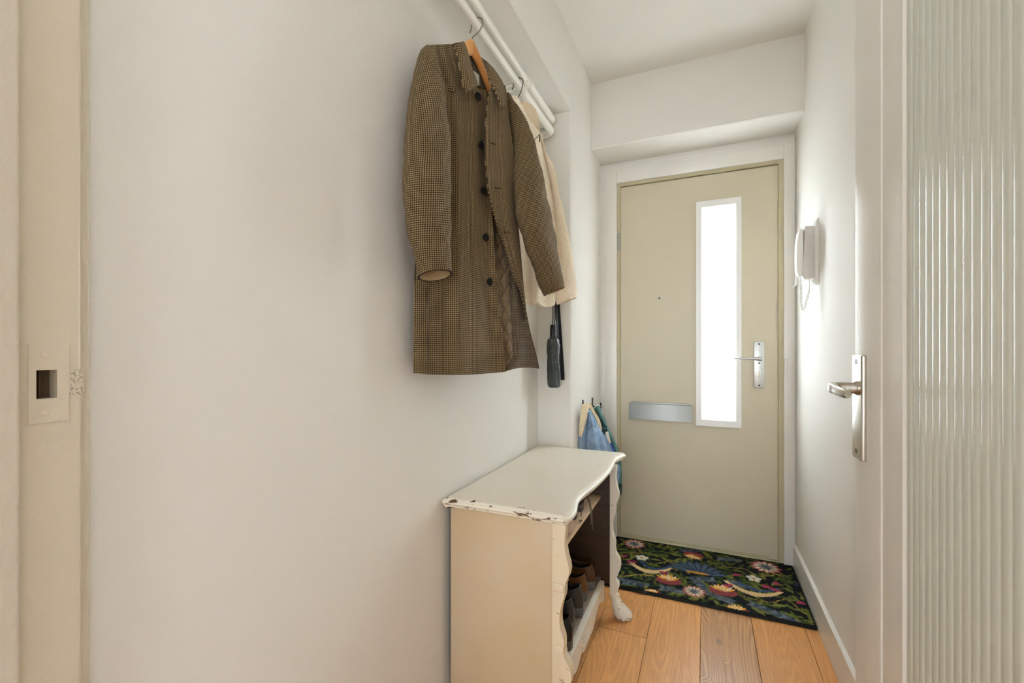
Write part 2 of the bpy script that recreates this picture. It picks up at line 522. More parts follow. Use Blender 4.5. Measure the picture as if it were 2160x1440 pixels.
        I2 = [bm.verts.new(C + (p - C) * .82 + up) for p in end]
        for i in range(seg):
            j = (i + 1) % seg
            f = bm.faces.new([V[-1][i], V[-1][j], I1[j], I1[i]])
        ob = None
        if cuff:
            b2 = bmesh.new()
            rings(b2, [[v.co.copy() for v in I1], [v.co.copy() for v in I2]], True, False, True)
        for i in range(seg):
            j = (i + 1) % seg
            bm.faces.new([I1[i], I1[j], I2[j], I2[i]])
        bm.faces.new(I2)
        ob = obj(name, bm, mat, parent, 70)
        if cuff:
            for v in b2.verts: v.co = C + (v.co - C) * .965
            obj('cuff_lining', b2, cuff, ob, 70)
        return ob

# ------------------------------------------------------------------ the setting
XL, XN, XR, YE, YB, ZC, ZN = -.738, -.575, .425, 2.0125, 2.665, 2.58, 2.228

def struct(name, bm, mat, label=None, cat=None, **kw):
    o = obj(name, bm, mat, **kw); tag(o, label, cat, kind='structure'); return o

# floor: oak boards along the hall
bm = bmesh.new(); layer = bm.loops.layers.float_color.new('board')
edges = [-.205 + .19 * k for k in range(-10, 13)]
for k in range(len(edges) - 1):
    x0, x1 = edges[k], edges[k + 1]
    rr = random.Random(k * 17 + 3)
    ys = [-3.05]
    y = -3.05 + rr.uniform(.4, 1.6)
    if abs(x0 + .395) < .01: cuts = [-1.1, 1.771]
    elif abs(x0 + .015) < .01: cuts = [-1.7, .3]
    elif -.3 < x0 < .5: cuts = [-.9 - .3 * rr.random(), .7 + .3 * rr.random()]
    else: cuts = [-1.6 + rr.random(), .4 + rr.random()]
    ys += cuts + [2.9]
    for a, b in zip(ys[:-1], ys[1:]):
        col = (rr.random(), rr.random() * .15, rr.random(), 1)
        if abs(x0 + .015) < .01: col = (.37, .8, .35, 1)
        if abs(x0 - .365) < .01: col = (rr.random(), 0, 0, 1)
        before = set(bm.faces)
        g = .0006
        box(bm, (x0 + g, a + g, -.02), (x1 - g, b - g, 0), .0012, seg=1)
        for f in set(bm.faces) - before:
            for lp in f.loops: lp[layer] = col
# dark underlay showing in the joints
before = set(bm.faces)
box(bm, (-2.2, -3.1, -.04), (2.3, 2.9, -.018), mi=1)
fl = struct('floor', bm, ['oak', 'darkwood'], 'oak board floor running down the hall', 'floor')

# left wall with the coat niche
bm = bmesh.new()
box(bm, (XL - .1, .29, 0), (XL, YE, ZN))                       # niche back
box(bm, (XL - .1, .29, ZN), (XN, YE, ZC))                      # mass above the niche
prism(bm, [(XL - .1, YE), (XN - .012, YE), (XN, YE + .012), (XN, 2.9), (XL - .1, 2.9)], 'z', 0, ZC)
struct('wall_left', bm, 'wall', 'plain white left wall with a shallow coat niche', 'wall', smooth=True, angle=50)

bm = bmesh.new()
box(bm, (XR, .30, 0), (XR + .1, 2.9, ZC))
struct('wall_right', bm, 'wall', 'white wall on the right of the front door', 'wall')

bm = bmesh.new()
box(bm, (-2.2, -3.1, ZC), (2.3, 2.9, ZC + .1))
struct('ceiling', bm, 'ceil', 'white ceiling', 'ceiling')

# lowered beam over the front door
bm = bmesh.new()
prism(bm, [(2.43, 2.226), (2.436, 2.22), (2.9, 2.22), (2.9, ZC), (2.43, ZC)], 'x', XN, XR)
struct('trim_1', bm, 'wall', 'boxed white bulkhead above the front door', 'bulkhead')

# wall round the front door and its frame
bm = bmesh.new()
box(bm, (XN, YB + .002, 0), (-.52, YB + .14, 2.22)); box(bm, (.41, YB + .002, 0), (XR, YB + .14, 2.22)); box(bm, (-.52, YB + .002, 2.15), (.41, YB + .14, 2.22))
struct('wall_back', bm, 'wall', 'end wall around the front door', 'wall')
LX0, LX1, LZ0, LZ1 = -.455, .348, .022, 2.068
bm = bmesh.new()
yf = 2.632
for (x0, x1) in ((-.545, -.4745), (.3715, .4205)):
    box(bm, (x0, yf, 0), (x1, YB + .1, 2.16), .003)
box(bm, (-.4745, yf, 2.090), (.3715, YB + .1, 2.16), .003)
box(bm, (-.58, yf + .012, 0), (-.545, YB + .05, 2.178), .002); box(bm, (.4205, yf + .012, 0), (.43, YB + .05, 2.178), .002)       # flat outer casing
box(bm, (-.545, yf + .012, 2.16), (.4205, YB + .05, 2.178), .002)
box(bm, (-.60, yf + .02, 2.178), (.4205, YB + .05, 2.2), .002)
# set-back strips of older paint between frame and leaf
box(bm, (-.4745, yf + .02, 0), (LX0 - .0015, YB + .02, 2.09), mi=1); box(bm, (LX1 + .0008, yf + .012, 0), (.3715, YB + .02, 2.09), mi=1)
box(bm, (LX0 - .003, yf + .012, LZ1 + .004), (LX1 + .003, YB + .02, 2.09), mi=1)
box(bm, (-.4745, YB + .033, 0), (LX0 + .02, YB + .06, 2.11), mi=1); box(bm, (LX1 - .02, YB + .033, 0), (.3715, YB + .06, 2.11), mi=1); box(bm, (LX0 + .02, YB + .033, LZ1 - .02), (LX1 - .02, YB + .06, 2.11), mi=1)  # unseen stop strips added behind the leaf to block leaking light
frame = struct('trim_2', bm, ['trim', 'olive'], 'white painted frame of the front door', 'door frame')
bm = bmesh.new(); box(bm, (.3735, yf - .006, .995), (.3875, yf + .004, 1.065), .002)
o = obj('strike_box', bm, 'trim', frame)
bm = bmesh.new(); box(bm, (-.47, 2.646, 0), (.37, 2.72, .018), .003)
struct('trim_3', bm, 'olive', 'low cream threshold under the front door', 'threshold')

# front door
door = thing('door_1', ((LX0 + LX1) / 2, YB, LZ0), 'cream front door with a tall narrow frosted window', 'door', kind='structure')
GX0, GX1, GZ0, GZ1 = -.0115, .1485, .735, 1.885
bm = bmesh.new(); y0, y1 = 2.655, 2.695
for a, b in (((LX0, y0, LZ0), (GX0, y1, LZ1)), ((GX1, y0, LZ0), (LX1, y1, LZ1)), ((GX0, y0, LZ0), (GX1, y1, GZ0)), ((GX0, y0, GZ1), (GX1, y1, LZ1))):
    box(bm, a, b)
box(bm, (LX0 + .002, y0 - .004, LZ0 - .016), (LX1 - .04, y0 + .01, LZ0 + .012), mi=1)
obj('door_leaf', bm, ['door', 'olive'], door)
bm = bmesh.new()
FX0, FX1, FZ0, FZ1 = -.045, .180, .694, 1.926
ya, yb = 2.643, 2.656
def mitre(x0, x1, z0, z1, gx0, gx1, gz0, gz1):
    rim = []
    for (fx, fz, gx, gz) in ((x0, z0, gx0, gz0), (x1, z0, gx1, gz0), (x1, z1, gx1, gz1), (x0, z1, gx0, gz1)):
        rim.append([(fx, yb, fz), (fx, ya + .003, fz), (fx * .97 + gx * .03, ya, fz * .97 + gz * .03), (gx + (fx - gx) * .16, ya + .001, gz + (fz - gz) * .16), (gx, ya + .008, gz), (gx, yb + .02, gz)])
    rim.append(rim[0])
    V = [[bm.verts.new(p) for p in r] for r in rim[:4]]
    for i in range(4):
        for k in range(5):
            bm.faces.new([V[i][k], V[(i + 1) % 4][k], V[(i + 1) % 4][k + 1], V[i][k + 1]])
mitre(FX0, FX1, FZ0, FZ1, GX0, GX1, GZ0, GZ1)
wf = obj('window_frame', bm, 'white', door, 20)
bm = bmesh.new(); box(bm, (GX0 - .004, 2.664, GZ0 - .004), (GX1 + .004, 2.670, GZ1 + .004))
obj('glass_pane', bm, 'frosted', door); door.children[-1]['label'] = 'frosted glass pane lit from outside'
# letter flap
lf = bmesh.new()
box(lf, (-.392, 2.647, .795), (-.078, 2.655, .812), .002)
prism(lf, [(2.642, .800), (2.647, .803), (2.638, .712), (2.633, .712)], 'x', -.405, -.064, bev=.0008)
for x in (-.39, -.235, -.082): lathe(lf, (x, 2.648, .806), (0, -1, 0), [(.004, 0), (.004, .003), (.002, .004)], 10)
obj('letter_flap', lf, 'aludull', door)
bm = bmesh.new(); lathe(bm, (-.2366, 2.656, 1.405), (0, -1, 0), [(.009, 0), (.009, .003), (.006, .004)], 18); lathe(bm, (-.2366, 2.651, 1.405), (0, -1, 0), [(.005, .0), (.0045, .0012)], 14, 1)
obj('peephole', bm, ['nickel', 'dark'], door)
bm = bmesh.new()
for z0, z1 in ((1.70, 1.73), (1.732, 1.77), (1.772, 1.80)): lathe(bm, (-.464, 2.650, z0), (0, 0, 1), [(.0065, 0), (.0065, z1 - z0)], 12)
box(bm, (-.472, 2.651, 1.70), (-.457, 2.657, 1.80), .001)
obj('hinge', bm, 'aludull', door)
bm = bmesh.new(); box(bm, (.237, 2.645, .912), (.286, 2.656, 1.155), .002)
pl = obj('handle_plate', bm, 'alu', door)
for z in (1.141, 1.041, .925):
    b2 = bmesh.new(); lathe(b2, (.2615, 2.646, z), (0, -1, 0), [(.0048, 0), (.0045, .0016), (.003, .0022)], 12); obj('screw', b2, 'dark', pl)
b2 = bmesh.new()
lathe(b2, (.2615, 2.646, .992), (0, -1, 0), [(.0085, 0), (.0085, .002)], 18); box(b2, (.2575, 2.644, .968), (.2655, 2.646, .992), .0015); box(b2, (.2608, 2.6425, .984), (.2622, 2.645, .998), mi=1)
obj('lock_cylinder', b2, ['nickel', 'dark'], pl)
bm = bmesh.new()
lathe(bm, (.2615, 2.646, 1.064), (0, -1, 0), [(.013, 0), (.012, .018), (.0105, .04)], 16)
P = [(.268, 2.600, 1.064), (.258, 2.598, 1.065), (.235, 2.596, 1.0655), (.20, 2.594, 1.0655), (.165, 2.592, 1.0655), (.148, 2.596, 1.0655), (.142, 2.606, 1.0655)]
tube(bm, spline(P, 24), [.011 - .0045 * min(1, i / 9) for i in range(24)], 12)
obj('lever_handle', bm, 'alu', door)

# baseboard on the right
bm = bmesh.new()
prism(bm, [(XR + .002, 0), (.411, 0), (.411, .121), (.414, .124), (XR + .002, .124)], 'y', .42, 2.644)
struct('baseboard_right', bm, 'trim', 'white baseboard along the right wall', 'baseboard')

# partition between the hall and the room the photo was taken from
bm = bmesh.new()
box(bm, (-2.2, .06, 0), (-.735, .262, ZC)); box(bm, (.47, .06, 0), (2.3, .262, ZC)); box(bm, (-.735, .06, 2.2), (.47, .262, ZC))
struct('wall_front', bm, 'wall', 'partition wall with the wide door opening', 'wall')
# left door jamb with its strike plate
bm = bmesh.new()
def jamb(z0, z1, ya=.2304, yb=.2886, x1=-.70):
    r = .005
    corner = [(x1 - r + r * math.cos(t), yb - r + r * math.sin(t)) for t in [math.pi / 2 * k / 6 for k in range(7)]] if yb > .28 else [(x1, yb)]
    pts = [(-.76, ya), (x1, ya)] + corner + [(-.76, yb)]
    prism(bm, pts, 'z', z0, z1)
HY0, HY1, HZ0, HZ1 = .2470, .2647, 1.050, 1.083
jamb(0, HZ0); jamb(HZ1, 2.2)
jamb(HZ0, HZ1, .2304, HY0); jamb(HZ0, HZ1, HY1, .2886)
box(bm, (-.76, HY0, HZ0), (-.716, HY1, HZ1), mi=1)
box(bm, (-.7161, HY0 + .006, HZ0), (-.709, HY0 + .0075, HZ1), mi=1)
prism(bm, [(-.76, .262), (-.722, .262), (-.7215, .302), (-.7222, .304), (-.724, .305), (-.737, .305), (-.76, .305)], 'z', 0, 2.2)
jm = struct('trim_4', bm, ['jamb', 'slotwood'], 'painted left door jamb with an open latch slot', 'door jamb', angle=40)
bm = bmesh.new()
r = .0012
def ring_plate(y0, y1, z0, z1, x0, x1):
    for a, b in (((x0, y0, z0), (x1, HY0, z1)), ((x0, HY0, z0), (x1, y1, HZ0)), ((x0, HY0, HZ1), (x1, y1, z1)), ((x0, HY1, HZ0), (x1, y1, HZ1))):
        box(bm, a, b)
ring_plate(.2405, .2755, 1.022, 1.112, -.7005, -.6984)
for z in (1.0335, 1.1005):
    lathe(bm, (-.6985, .2545, z), (1, 0, 0), [(.0042, 0), (.0032, .0009), (.001, .0012)], 12)
obj('strike_plate', bm, 'jamb', jm, 30)
bm = bmesh.new()
prism(bm, [(-.700, .2662), (-.6986, .2662), (-.6984, .284), (-.6995, .2893), (-.706, .2915), (-.7062, .289), (-.702, .287)], 'z', 1.0525, 1.0825)
lp = obj('strike_lip', bm, paintwood('worn_strike_paint', (208, 197, 176), .10, (140, 128, 110), fine=11), jm, 40)
lp['label'] = 'worn metal lip with paint rubbed away'
bm = bmesh.new()
prism(bm, [(-.76, .06), (-.690, .06), (-.686, .064), (-.686, .2264)] + [(-.690 + .004 * math.cos(t), .2264 + .004 * math.sin(t)) for t in [math.pi / 2 * k / 6 for k in range(1, 7)]] + [(-.76, .2304)], 'z', 0, 2.2)
struct('trim_5', bm, 'rough_wall', 'roughly painted door stop at the left edge', 'door stop')
bm = bmesh.new()
box(bm, (.445, .06, 0), (.49, .29, 2.2), .003)
struct('trim_6', bm, 'jamb', 'hinge side jamb of the wide door opening', 'door jamb')

# the room behind the camera, its rear window and an added side window
bm = bmesh.new()
box(bm, (-2.3, -3.1, 0), (-2.2, .06, ZC)); struct('wall_room_left', bm, 'wall')
bm = bmesh.new()
box(bm, (-2.3, -3.2, 0), (-1.1, -3.1, ZC)); box(bm, (1.1, -3.2, 0), (2.4, -3.1, ZC)); box(bm, (-1.1, -3.2, 0), (1.1, -3.1, .12)); box(bm, (-1.1, -3.2, 2.3), (1.1, -3.1, ZC))
struct('wall_room_rear', bm, 'wall')
bm = bmesh.new()
for x in (-1.1, -.03, 1.04): box(bm, (x, -3.18, .12), (x + .06, -3.13, 2.3), .004)
box(bm, (-1.1, -3.18, .12), (1.1, -3.13, .18), .004); box(bm, (-1.1, -3.18, 2.24), (1.1, -3.13, 2.3), .004)
struct('window_2', bm, 'trim')
bm = bmesh.new()
WY0, WY1, WZ0, WZ1 = -2.9, -.5, .2, 2.4
box(bm, (2.3, -3.1, 0), (2.4, WY0, ZC)); box(bm, (2.3, WY1, 0), (2.4, .06, ZC)); box(bm, (2.3, WY0, 0), (2.4, WY1, WZ0)); box(bm, (2.3, WY0, WZ1), (2.4, WY1, ZC))
struct('wall_room_right', bm, 'wall')
bm = bmesh.new()
for y in (WY0, -1.73, WY1 - .06): box(bm, (2.32, y, WZ0), (2.38, y + .06, WZ1), .004)
box(bm, (2.32, WY0, WZ0), (2.38, WY1, WZ0 + .06), .004); box(bm, (2.32, WY0, WZ1 - .06), (2.38, WY1, WZ1), .004)
struct('added_side_window', bm, 'trim')  # unseen side window, added so fill light reaches the left hall wall

# ------------------------------------------------------------------ glass door on the right
LA = Vector((.336, 1.3235, 0)); ANG = R(2.0)
q = Vector((math.sin(ANG), -math.cos(ANG), 0)); qn = Vector((-math.cos(ANG), -math.sin(ANG), 0))     # along leaf, and out of its face
def leafpt(s, d, z): return LA + q * s + qn * d + Vector((0, 0, z))
d2 = thing('door_2', LA + q * .9, 'open hall door with a tall reeded glass panel', 'door', kind='structure')
S1, S2, W = .149, .232, .925
def leafprism(bm, prof, z0, z1, mi=0):
    A = [bm.verts.new(leafpt(s, d, z0)) for s, d in prof]; B = [bm.verts.new(leafpt(s, d, z1)) for s, d in prof]
    n = len(prof)
    for f in [bm.faces.new(A), bm.faces.new(B[::-1])] + [bm.faces.new([A[i], A[(i + 1) % n], B[(i + 1) % n], B[i]]) for i in range(n)]: f.material_index = mi
bm = bmesh.new()
leafprism(bm, [(0, -.038), (0, -.0015), (.0015, 0), (S1 - .004, 0), (S1, -.0016), (S1 + .002, -.004), (S2 - .003, -.009), (S2, -.013), (S2, -.038)], .01, 2.06)
leafprism(bm, [(S2, -.038), (S2, -.030), (S2 + .012, -.030), (S2 + .012, -.038)], .30, 1.93)
leafprism(bm, [(W - .12, -.038), (W - .12, -.013), (W - .10, 0), (W, 0), (W, -.038)], .01, 2.06)
leafprism(bm, [(S2, -.038), (S2, 0), (W - .12, 0), (W - .12, -.038)], .01, .30)
leafprism(bm, [(S2, -.038), (S2, 0), (W - .12, 0), (W - .12, -.038)], 1.93, 2.06)
obj('door_leaf', bm, 'trim', d2, 25)
bm = bmesh.new()
pit = .0225; prof = []
n = int((W - .12 - S2) / pit)
pitch = (W - .12 - S2) / n
for i in range(n):
    for k in range(8):
        t = k / 8
        prof.append((S2 + (i + t) * pitch, -.017 + .0032 * math.sqrt(max(0, 1 - (2 * t - 1) ** 2)) + random.Random(i).uniform(-.0004, .0004) * math.sin(math.pi * t)))
prof.append((W - .12, -.017))
leafprism(bm, prof + [(W - .12, -.022), (S2, -.022)], .30, 1.93)
g = obj('glass_panel', bm, 'reeded', d2, 30); g['label'] = 'vertically reeded glass panel'
# near handle
bm = bmesh.new()
PZ0, PZ1 = .851, 1.096
def leafbox(bm, s0, s1, d0, d1, z0, z1, bev=0):
    vs = [bm.verts.new(leafpt(s, d, z)) for z in (z0, z1) for s, d in ((s0, d0), (s1, d0), (s1, d1), (s0, d1))]
    fs = [bm.faces.new([vs[i] for i in f]) for f in ((0, 3, 2, 1), (4, 5, 6, 7), (0, 1, 5, 4), (1, 2, 6, 5), (2, 3, 7, 6), (3, 0, 4, 7))]
    if bev: bmesh.ops.bevel(bm, geom=list({e for f in fs for e in f.edges}), offset=bev, segments=4, affect='EDGES', profile=.6)
leafbox(bm, .010, .074, -.001, .0095, PZ0, PZ1, .0045)
pl = obj('handle_plate', bm, 'nickel', d2, 50)
for z in (PZ0 + .018, PZ1 - .016):
    b2 = bmesh.new(); lathe(b2, leafpt(.038, .0090, z), qn, [(.0058, 0), (.0055, .0012), (.003, .0004)], 14); obj('screw', b2, 'dark', pl)
bm = bmesh.new()
hz = 1.018
lathe(bm, leafpt(.046, .009, hz), qn, [(.0165, 0), (.0165, .004), (.0145, .0045), (.0145, .008)], 24)
P = [leafpt(.046, .012, hz), leafpt(.046, .030, hz), leafpt(.047, .046, hz), leafpt(.052, .056, hz), leafpt(.064, .0615, hz), leafpt(.082, .0625, hz - .001), leafpt(.105, .062, hz - .003), leafpt(.135, .060, hz - .005), leafpt(.156, .058, hz - .006)]
P = spline(P, 30); rs = []
for i, p in enumerate(P):
    t = (P[min(i + 1, 29)] - P[max(i - 1, 0)]).normalized(); side = Vector((0, 0, 1)).cross(t).normalized()
    f = min(1, max(0, (i - 9) / 7))
    hh = .013 * (1 - f) + .0105 * f; ww = .0115 * (1 - f) + .0078 * f
    if i > 27: hh *= .9 - .12 * (i - 28); ww *= .9 - .12 * (i - 28)
    rs.append([p + Vector((0, 0, 1)) * hh * math.copysign(abs(math.sin(a)) ** .7, math.sin(a)) + side * ww * math.copysign(abs(math.cos(a)) ** .7, math.cos(a)) for a in [2 * math.pi * k / 20 for k in range(20)]])
rings(bm, rs)
obj('lever_handle', bm, 'nickel', d2, 50)

# ------------------------------------------------------------------ pipes of the coat rail
PX, PZL, PZH = -.650, 2.118, 2.180
def pipe(name, z, ye, ycoup, label):
    t = thing(name, (PX, 1.1, z), label, 'pipe', 'heating pipes across the coat niche')
    bm = bmesh.new()
    pts = [(PX, .40, z), (PX, .8, z), (PX, ycoup, z)]
    tube(bm, pts, .0125, 16)
    rb = .035
    tube(bm, [(PX, ycoup - .002, z), (PX, ye - rb, z)] + [(PX - rb + rb * math.cos(a), ye - rb + rb * math.sin(a), z) for a in [math.pi / 2 * k / 8 for k in range(9)]] + [(XL - .005, ye, z)], .0165, 18)
    tube(bm, [(PX, .44, z), (PX - .02, .405, z), (XL - .005, .40, z)], .0125, 12)
    obj('pipe_run', bm, 'pipe', t)
    bm = bmesh.new()
    lathe(bm, (PX, ycoup - .008, z), (0, 1, 0), [(.0135, 0), (.0185, .003), (.0185, .012), (.017, .016)], 20)
    obj('coupling', bm, 'pipe', t)
    bm = bmesh.new()
    yb_ = ycoup - .035
    tube(bm, [(PX + .014, yb_, z + .004)] + [(PX + .0145 * math.cos(a), yb_, z + .0145 * math.sin(a)) for a in [.4, 0, -.5, -1, -1.6, -2.2, -2.8]] + [(PX - .04, yb_, z - .012), (XL - .003, yb_, z - .012)], .004, 8)
    lathe(bm, (XL - .001, yb_, z - .012), (1, 0, 0), [(.014, 0), (.012, .004)], 14)
    obj('pipe_bracket', bm, 'pipe', t)
pipe('heating_pipe', PZL, 1.965, 1.60, 'lower white heating pipe that carries both coat hangers')
pipe('heating_pipe', PZH, 1.985, 1.665, 'upper white heating pipe just under the niche top')

# ------------------------------------------------------------------ check coat
CT = Cloth((-.67, .93), (-.555, 1.36))
coat = thing('overcoat', (-.60, 1.2, 1.045), 'brown and tan checked wool overcoat hanging on the wooden hanger', 'coat')
def folds(a, f, ph):
    return lambda t, q_: a * math.sin(f * t + ph + 1.2 * q_) * (.3 + .7 * q_) + .5 * a * math.sin(2.3 * f * t - ph + 2 * q_)
f1 = folds(.0065, 11, .5)
CT.panel('front_panel', [(900, 95), (895, 130), (890, 250), (885, 450), (876, 584), (874, 690), (874, 787)],
         [(962, 92), (985, 150), (1008, 183), (1024, 187), (1028, 212), (1031, 300), (1036, 400), (1040, 480), (1044, 540), (1048, 588), (1052, 645), (1058, 699), (1064, 747), (1067, 784)],
         lambda t, q_: -.034 * math.exp(-(t / .16) ** 1.3) - .004 + f1(t, q_) * min(1, t * 4) * min(1, (1.15 - t) * 5) - .014 * math.exp(-(q_ / .06) ** 2), 'check', coat, 40, 90, hem=lambda t: 6 * math.sin(math.pi * t) * (1 - .3 * t))
f2 = folds(.003, 6, 1.4)
CT.panel('front_panel', [(1036, 184), (1030, 212), (1025.5, 262), (1024, 321), (1028, 370), (1031, 400), (1038, 430), (1047, 465), (1056, 489), (1066, 520), (1075, 552), (1087, 588), (1098, 612), (1107, 648), (1112, 676)],
         [(1068, 188), (1074, 250), (1082, 310), (1087, 400), (1090, 469), (1096, 524), (1104, 604), (1110, 650), (1114, 676)],
         lambda t, q_: .020 + f2(t, q_) * min(1, t * 4) - .022 * q_ ** 3 - .020 * max(0, t - .7) * 3.3, 'check', coat, 24, 80, thick=.005)
CT.panel('back_panel', [(900, 99), (897, 140), (892, 300), (890, 450), (882, 584), (878, 690), (878, 780)],
         [(1066, 180), (1076, 250), (1086, 310), (1090, 400), (1093, 469), (1098, 524), (1105, 604), (1110, 650), (1114, 690), (1122, 730), (1128, 775)],
         lambda t, q_: -.050 - .004 * math.sin(9 * t), 'check', coat, 20, 40, thick=.003)
CT.panel('facing', [(1074, 570), (1077, 640), (1080, 700), (1082, 748), (1066, 783)], [(1093, 590), (1109, 650), (1119, 700), (1130, 741), (1138, 777)],
         lambda t, q_: -.026 + .012 * t - .003 * math.sin(8 * t + 3 * q_), 'checkback', coat, 16, 40, hem=lambda t: -5 * math.sin(math.pi * t))
o = CT.panel('lining', [(1030, 430), (1038, 500), (1040, 560), (1045, 640), (1053, 720), (1060, 780)], [(1050, 440), (1064, 500), (1078, 560), (1083, 620), (1086, 700), (1090, 750), (1091, 772)],
         lambda t, q_: -.034 - .006 * math.sin(7 * t), 'quilt', coat, 16, 40)
o['label'] = 'tan quilted lining'
# collar
def leafc(Lp, Rp, d, nm='collar', mat='check', nc=12, nr=24, th=.006): return CT.panel(nm, Lp, Rp, d, mat, coat, nc, nr, thick=th)
leafc([(957, 91), (961, 101), (967, 122), (975, 163), (982, 195)], [(978, 87), (984, 98), (990, 118), (996, 142), (1010, 180)], lambda t, q_: .022 + .012 * q_ - .010 * (1 - t) * (1 - q_) + .008 * math.sin(math.pi * t))
leafc([(1027, 131), (1030, 152), (1035, 172), (1047, 194), (1060, 229)], [(1024, 127), (1038, 140), (1055, 163), (1064, 186), (1062, 228)], lambda t, q_: .045 + .004 * math.sin(math.pi * t) - .068 * (1 - q_) ** 2)
o = leafc([(976, 90), (992, 120), (1003, 160), (1015, 190)], [(1026, 129), (1030, 150), (1034, 172), (1040, 192)], -.044, 'neck_lining', 'checkback')
o = leafc([(996, 147), (997, 152), (1003, 168), (1008, 180)], [(1011, 158), (1011, 165), (1011, 174), (1011, 181)], -.0425, 'neck_label', 'label', 6, 8, .001); o['label'] = 'pale woven neck label'
# stitched edge, pocket welt seams and buttonholes
def seam(name, pts, d, r, mat, parent):
    bm = bmesh.new(); tube(bm, [CT.at(x, y, d) for x, y in [tuple(p) for p in spline([(a, b) for a, b in pts], 30)]], r, 6); return obj(name, bm, mat, parent)
for pts in ([(1035, 301), (1040, 303), (1046, 304)], [(1043, 396), (1050, 397), (1057, 397)], [(1063, 489), (1070, 491), (1077, 491)]):
    seam('buttonhole', pts, .0235, .0012, 'button', coat)
seam('seam', [(898, 586), (901, 650), (903, 720), (904, 787)], -.0115, .0011, 'darkwood', coat)
# sleeves
CT.sleeve('sleeve', [(896, 96), (884, 106), (875, 131), (864, 187), (855, 262), (850.5, 321), (849, 379), (850, 428), (857, 476), (868, 524), (881, 578)],
          [(904, 97), (911, 108), (921, 128), (933, 175), (938, 204), (946, 262), (950, 321), (949, 364), (949, 444), (949.5, 508), (952.5, 559), (953.5, 584)],
          lambda q_: -.012 + .056 * min(1, q_ * 1.7), lambda q_: .034 + .004 * math.sin(q_ * 3), 'check', coat, 80, 44, .0035, cuff='cufflining')
CT.sleeve('sleeve', [(1069, 194), (1069, 215), (1072, 250), (1079.5, 291), (1083, 335), (1083, 380), (1087, 444), (1091.5, 469), (1101, 501), (1114, 540), (1126.6, 575), (1139, 608), (1147, 622)],
          [(1074, 198), (1091, 226), (1105, 248), (1117, 278), (1129, 309), (1141, 356), (1151, 404), (1159, 444), (1171, 501), (1178, 540), (1184, 572), (1190, 609)],
          lambda q_: -.022 + .050 * min(1, q_ * 2.2), lambda q_: .036, 'check', coat, 80, 44, .0035, cuff='cufflining')
# buttons
for (x, y, dd) in ((1009.5, 203, .012), (1016.5, 306, .008), (1021, 401, .009), (1025.5, 500, .010), (1034, 594, .009)):
    bm = bmesh.new(); c = CT.at(x, y, dd)
    lathe(bm, c - CT.n * .004, CT.n, [(.0105, 0), (.0118, .002), (.0118, .004), (.0095, .0052), (.0085, .0042), (.002, .004)], 24)
    obj('button', bm, 'button', coat)

# wooden hanger
hg = thing('coat_hanger', (-.64, 1.22, 2.03), 'varnished wooden hanger inside the checked overcoat', 'coat hanger')
hc = CT.at(995, 103, -.034); hs, hz0 = CT.sz(hc)
def hpt(s, d, z): return CT.o + CT.e * s + CT.n * d + Vector((0, 0, z))
for sgn, nm in ((1, 'hanger_arm'), (-1, 'hanger_arm')):
    bm = bmesh.new(); rs = []
    for i in range(22):
        a = i / 21; s_ = sgn * a * .135
        zc = hz0 - .012 * a - .16 * (a ** 1.35) + .004
        hh = .0255 - .012 * a; th = .008
        dd = -.034 - .002 * a
        rs.append([hpt(hs + s_, dd + th * math.cos(p), zc + hh * math.copysign(abs(math.sin(p)) ** .8, math.sin(p))) for p in [2 * math.pi * k / 16 for k in range(16)]])
    rings(bm, rs); obj(nm, bm, 'hangerwood' if sgn > 0 else 'hangerlight', hg, 60)
def hook_curve(yc, zp, r, foot):
    # over the pipe in the plane across it; the tip hangs on the wall side
    pts = [(PX - r * 1.25, yc, zp - .016), (PX - r * .98, yc, zp - .004)]
    pts += [(PX + r * math.cos(a), yc, zp + .003 + r * math.sin(a)) for a in [R(v) for v in range(170, -50, -22)]]
    e_ = Vector(pts[-1]); pts += [e_.lerp(foot[1], .45) + Vector((.002, 0, -.004)), foot[1], foot[0]]
    return pts
bm = bmesh.new()
yh = 1.222
f0 = hpt(hs + .004, -.034, hz0 + .012); f1_ = hpt(hs + .004, -.034, hz0 + .036)
tube(bm, spline(hook_curve(yh, PZL, .0205, (f0, f1_)), 60), .0021, 10)
obj('hook', bm, 'wire', hg)

# ------------------------------------------------------------------ cream fleece jacket
FJ = Cloth((-.62, 1.50), (-.52, 1.93))
fj = thing('fleece_jacket', (-.58, 1.7, 1.3), 'cream teddy fleece jacket hanging behind the checked overcoat', 'jacket')
FJ.panel('body', [(1076, 215), (1074, 300), (1078, 430), (1090, 540), (1100, 637)], [(1139, 281), (1150, 330), (1168, 400), (1178, 470), (1180, 550), (1178, 600), (1170, 641)],
         lambda t, q_: .002 + .016 * math.sin(math.pi * t * .9) + .009 * q_ * math.sin(13 * t + 1.5 * q_) + .003 * math.sin(17 * t), 'fleece', fj, 60, 120, .012, fuzz=.0016, hem=lambda t: 11 * abs(math.sin(math.pi * 1.7 * t + .5)) ** .7 - 4)
FJ.sleeve('sleeve', [(1139, 282), (1142, 303), (1152, 342), (1164, 395), (1170, 440), (1171, 500), (1169, 560), (1168, 618), (1174, 640)],
          [(1143, 284), (1150, 315), (1164, 345), (1173, 373), (1182, 420), (1197, 487), (1208, 546), (1214, 597), (1216, 630)],
          lambda q_: .006 + .014 * min(1, q_ * 3), .038, 'fleece', fj, 120, 60, .004, fuzz=.0016, cuff='fleecein')
o = FJ.panel('collar', [(1098, 213), (1106, 235), (1120, 258), (1134, 274)], [(1106, 213), (1122, 221), (1134, 240), (1140, 276)], lambda t, q_: -.045 + .01 * t, 'fleecein', fj, 24, 24, .012, fuzz=.0015)
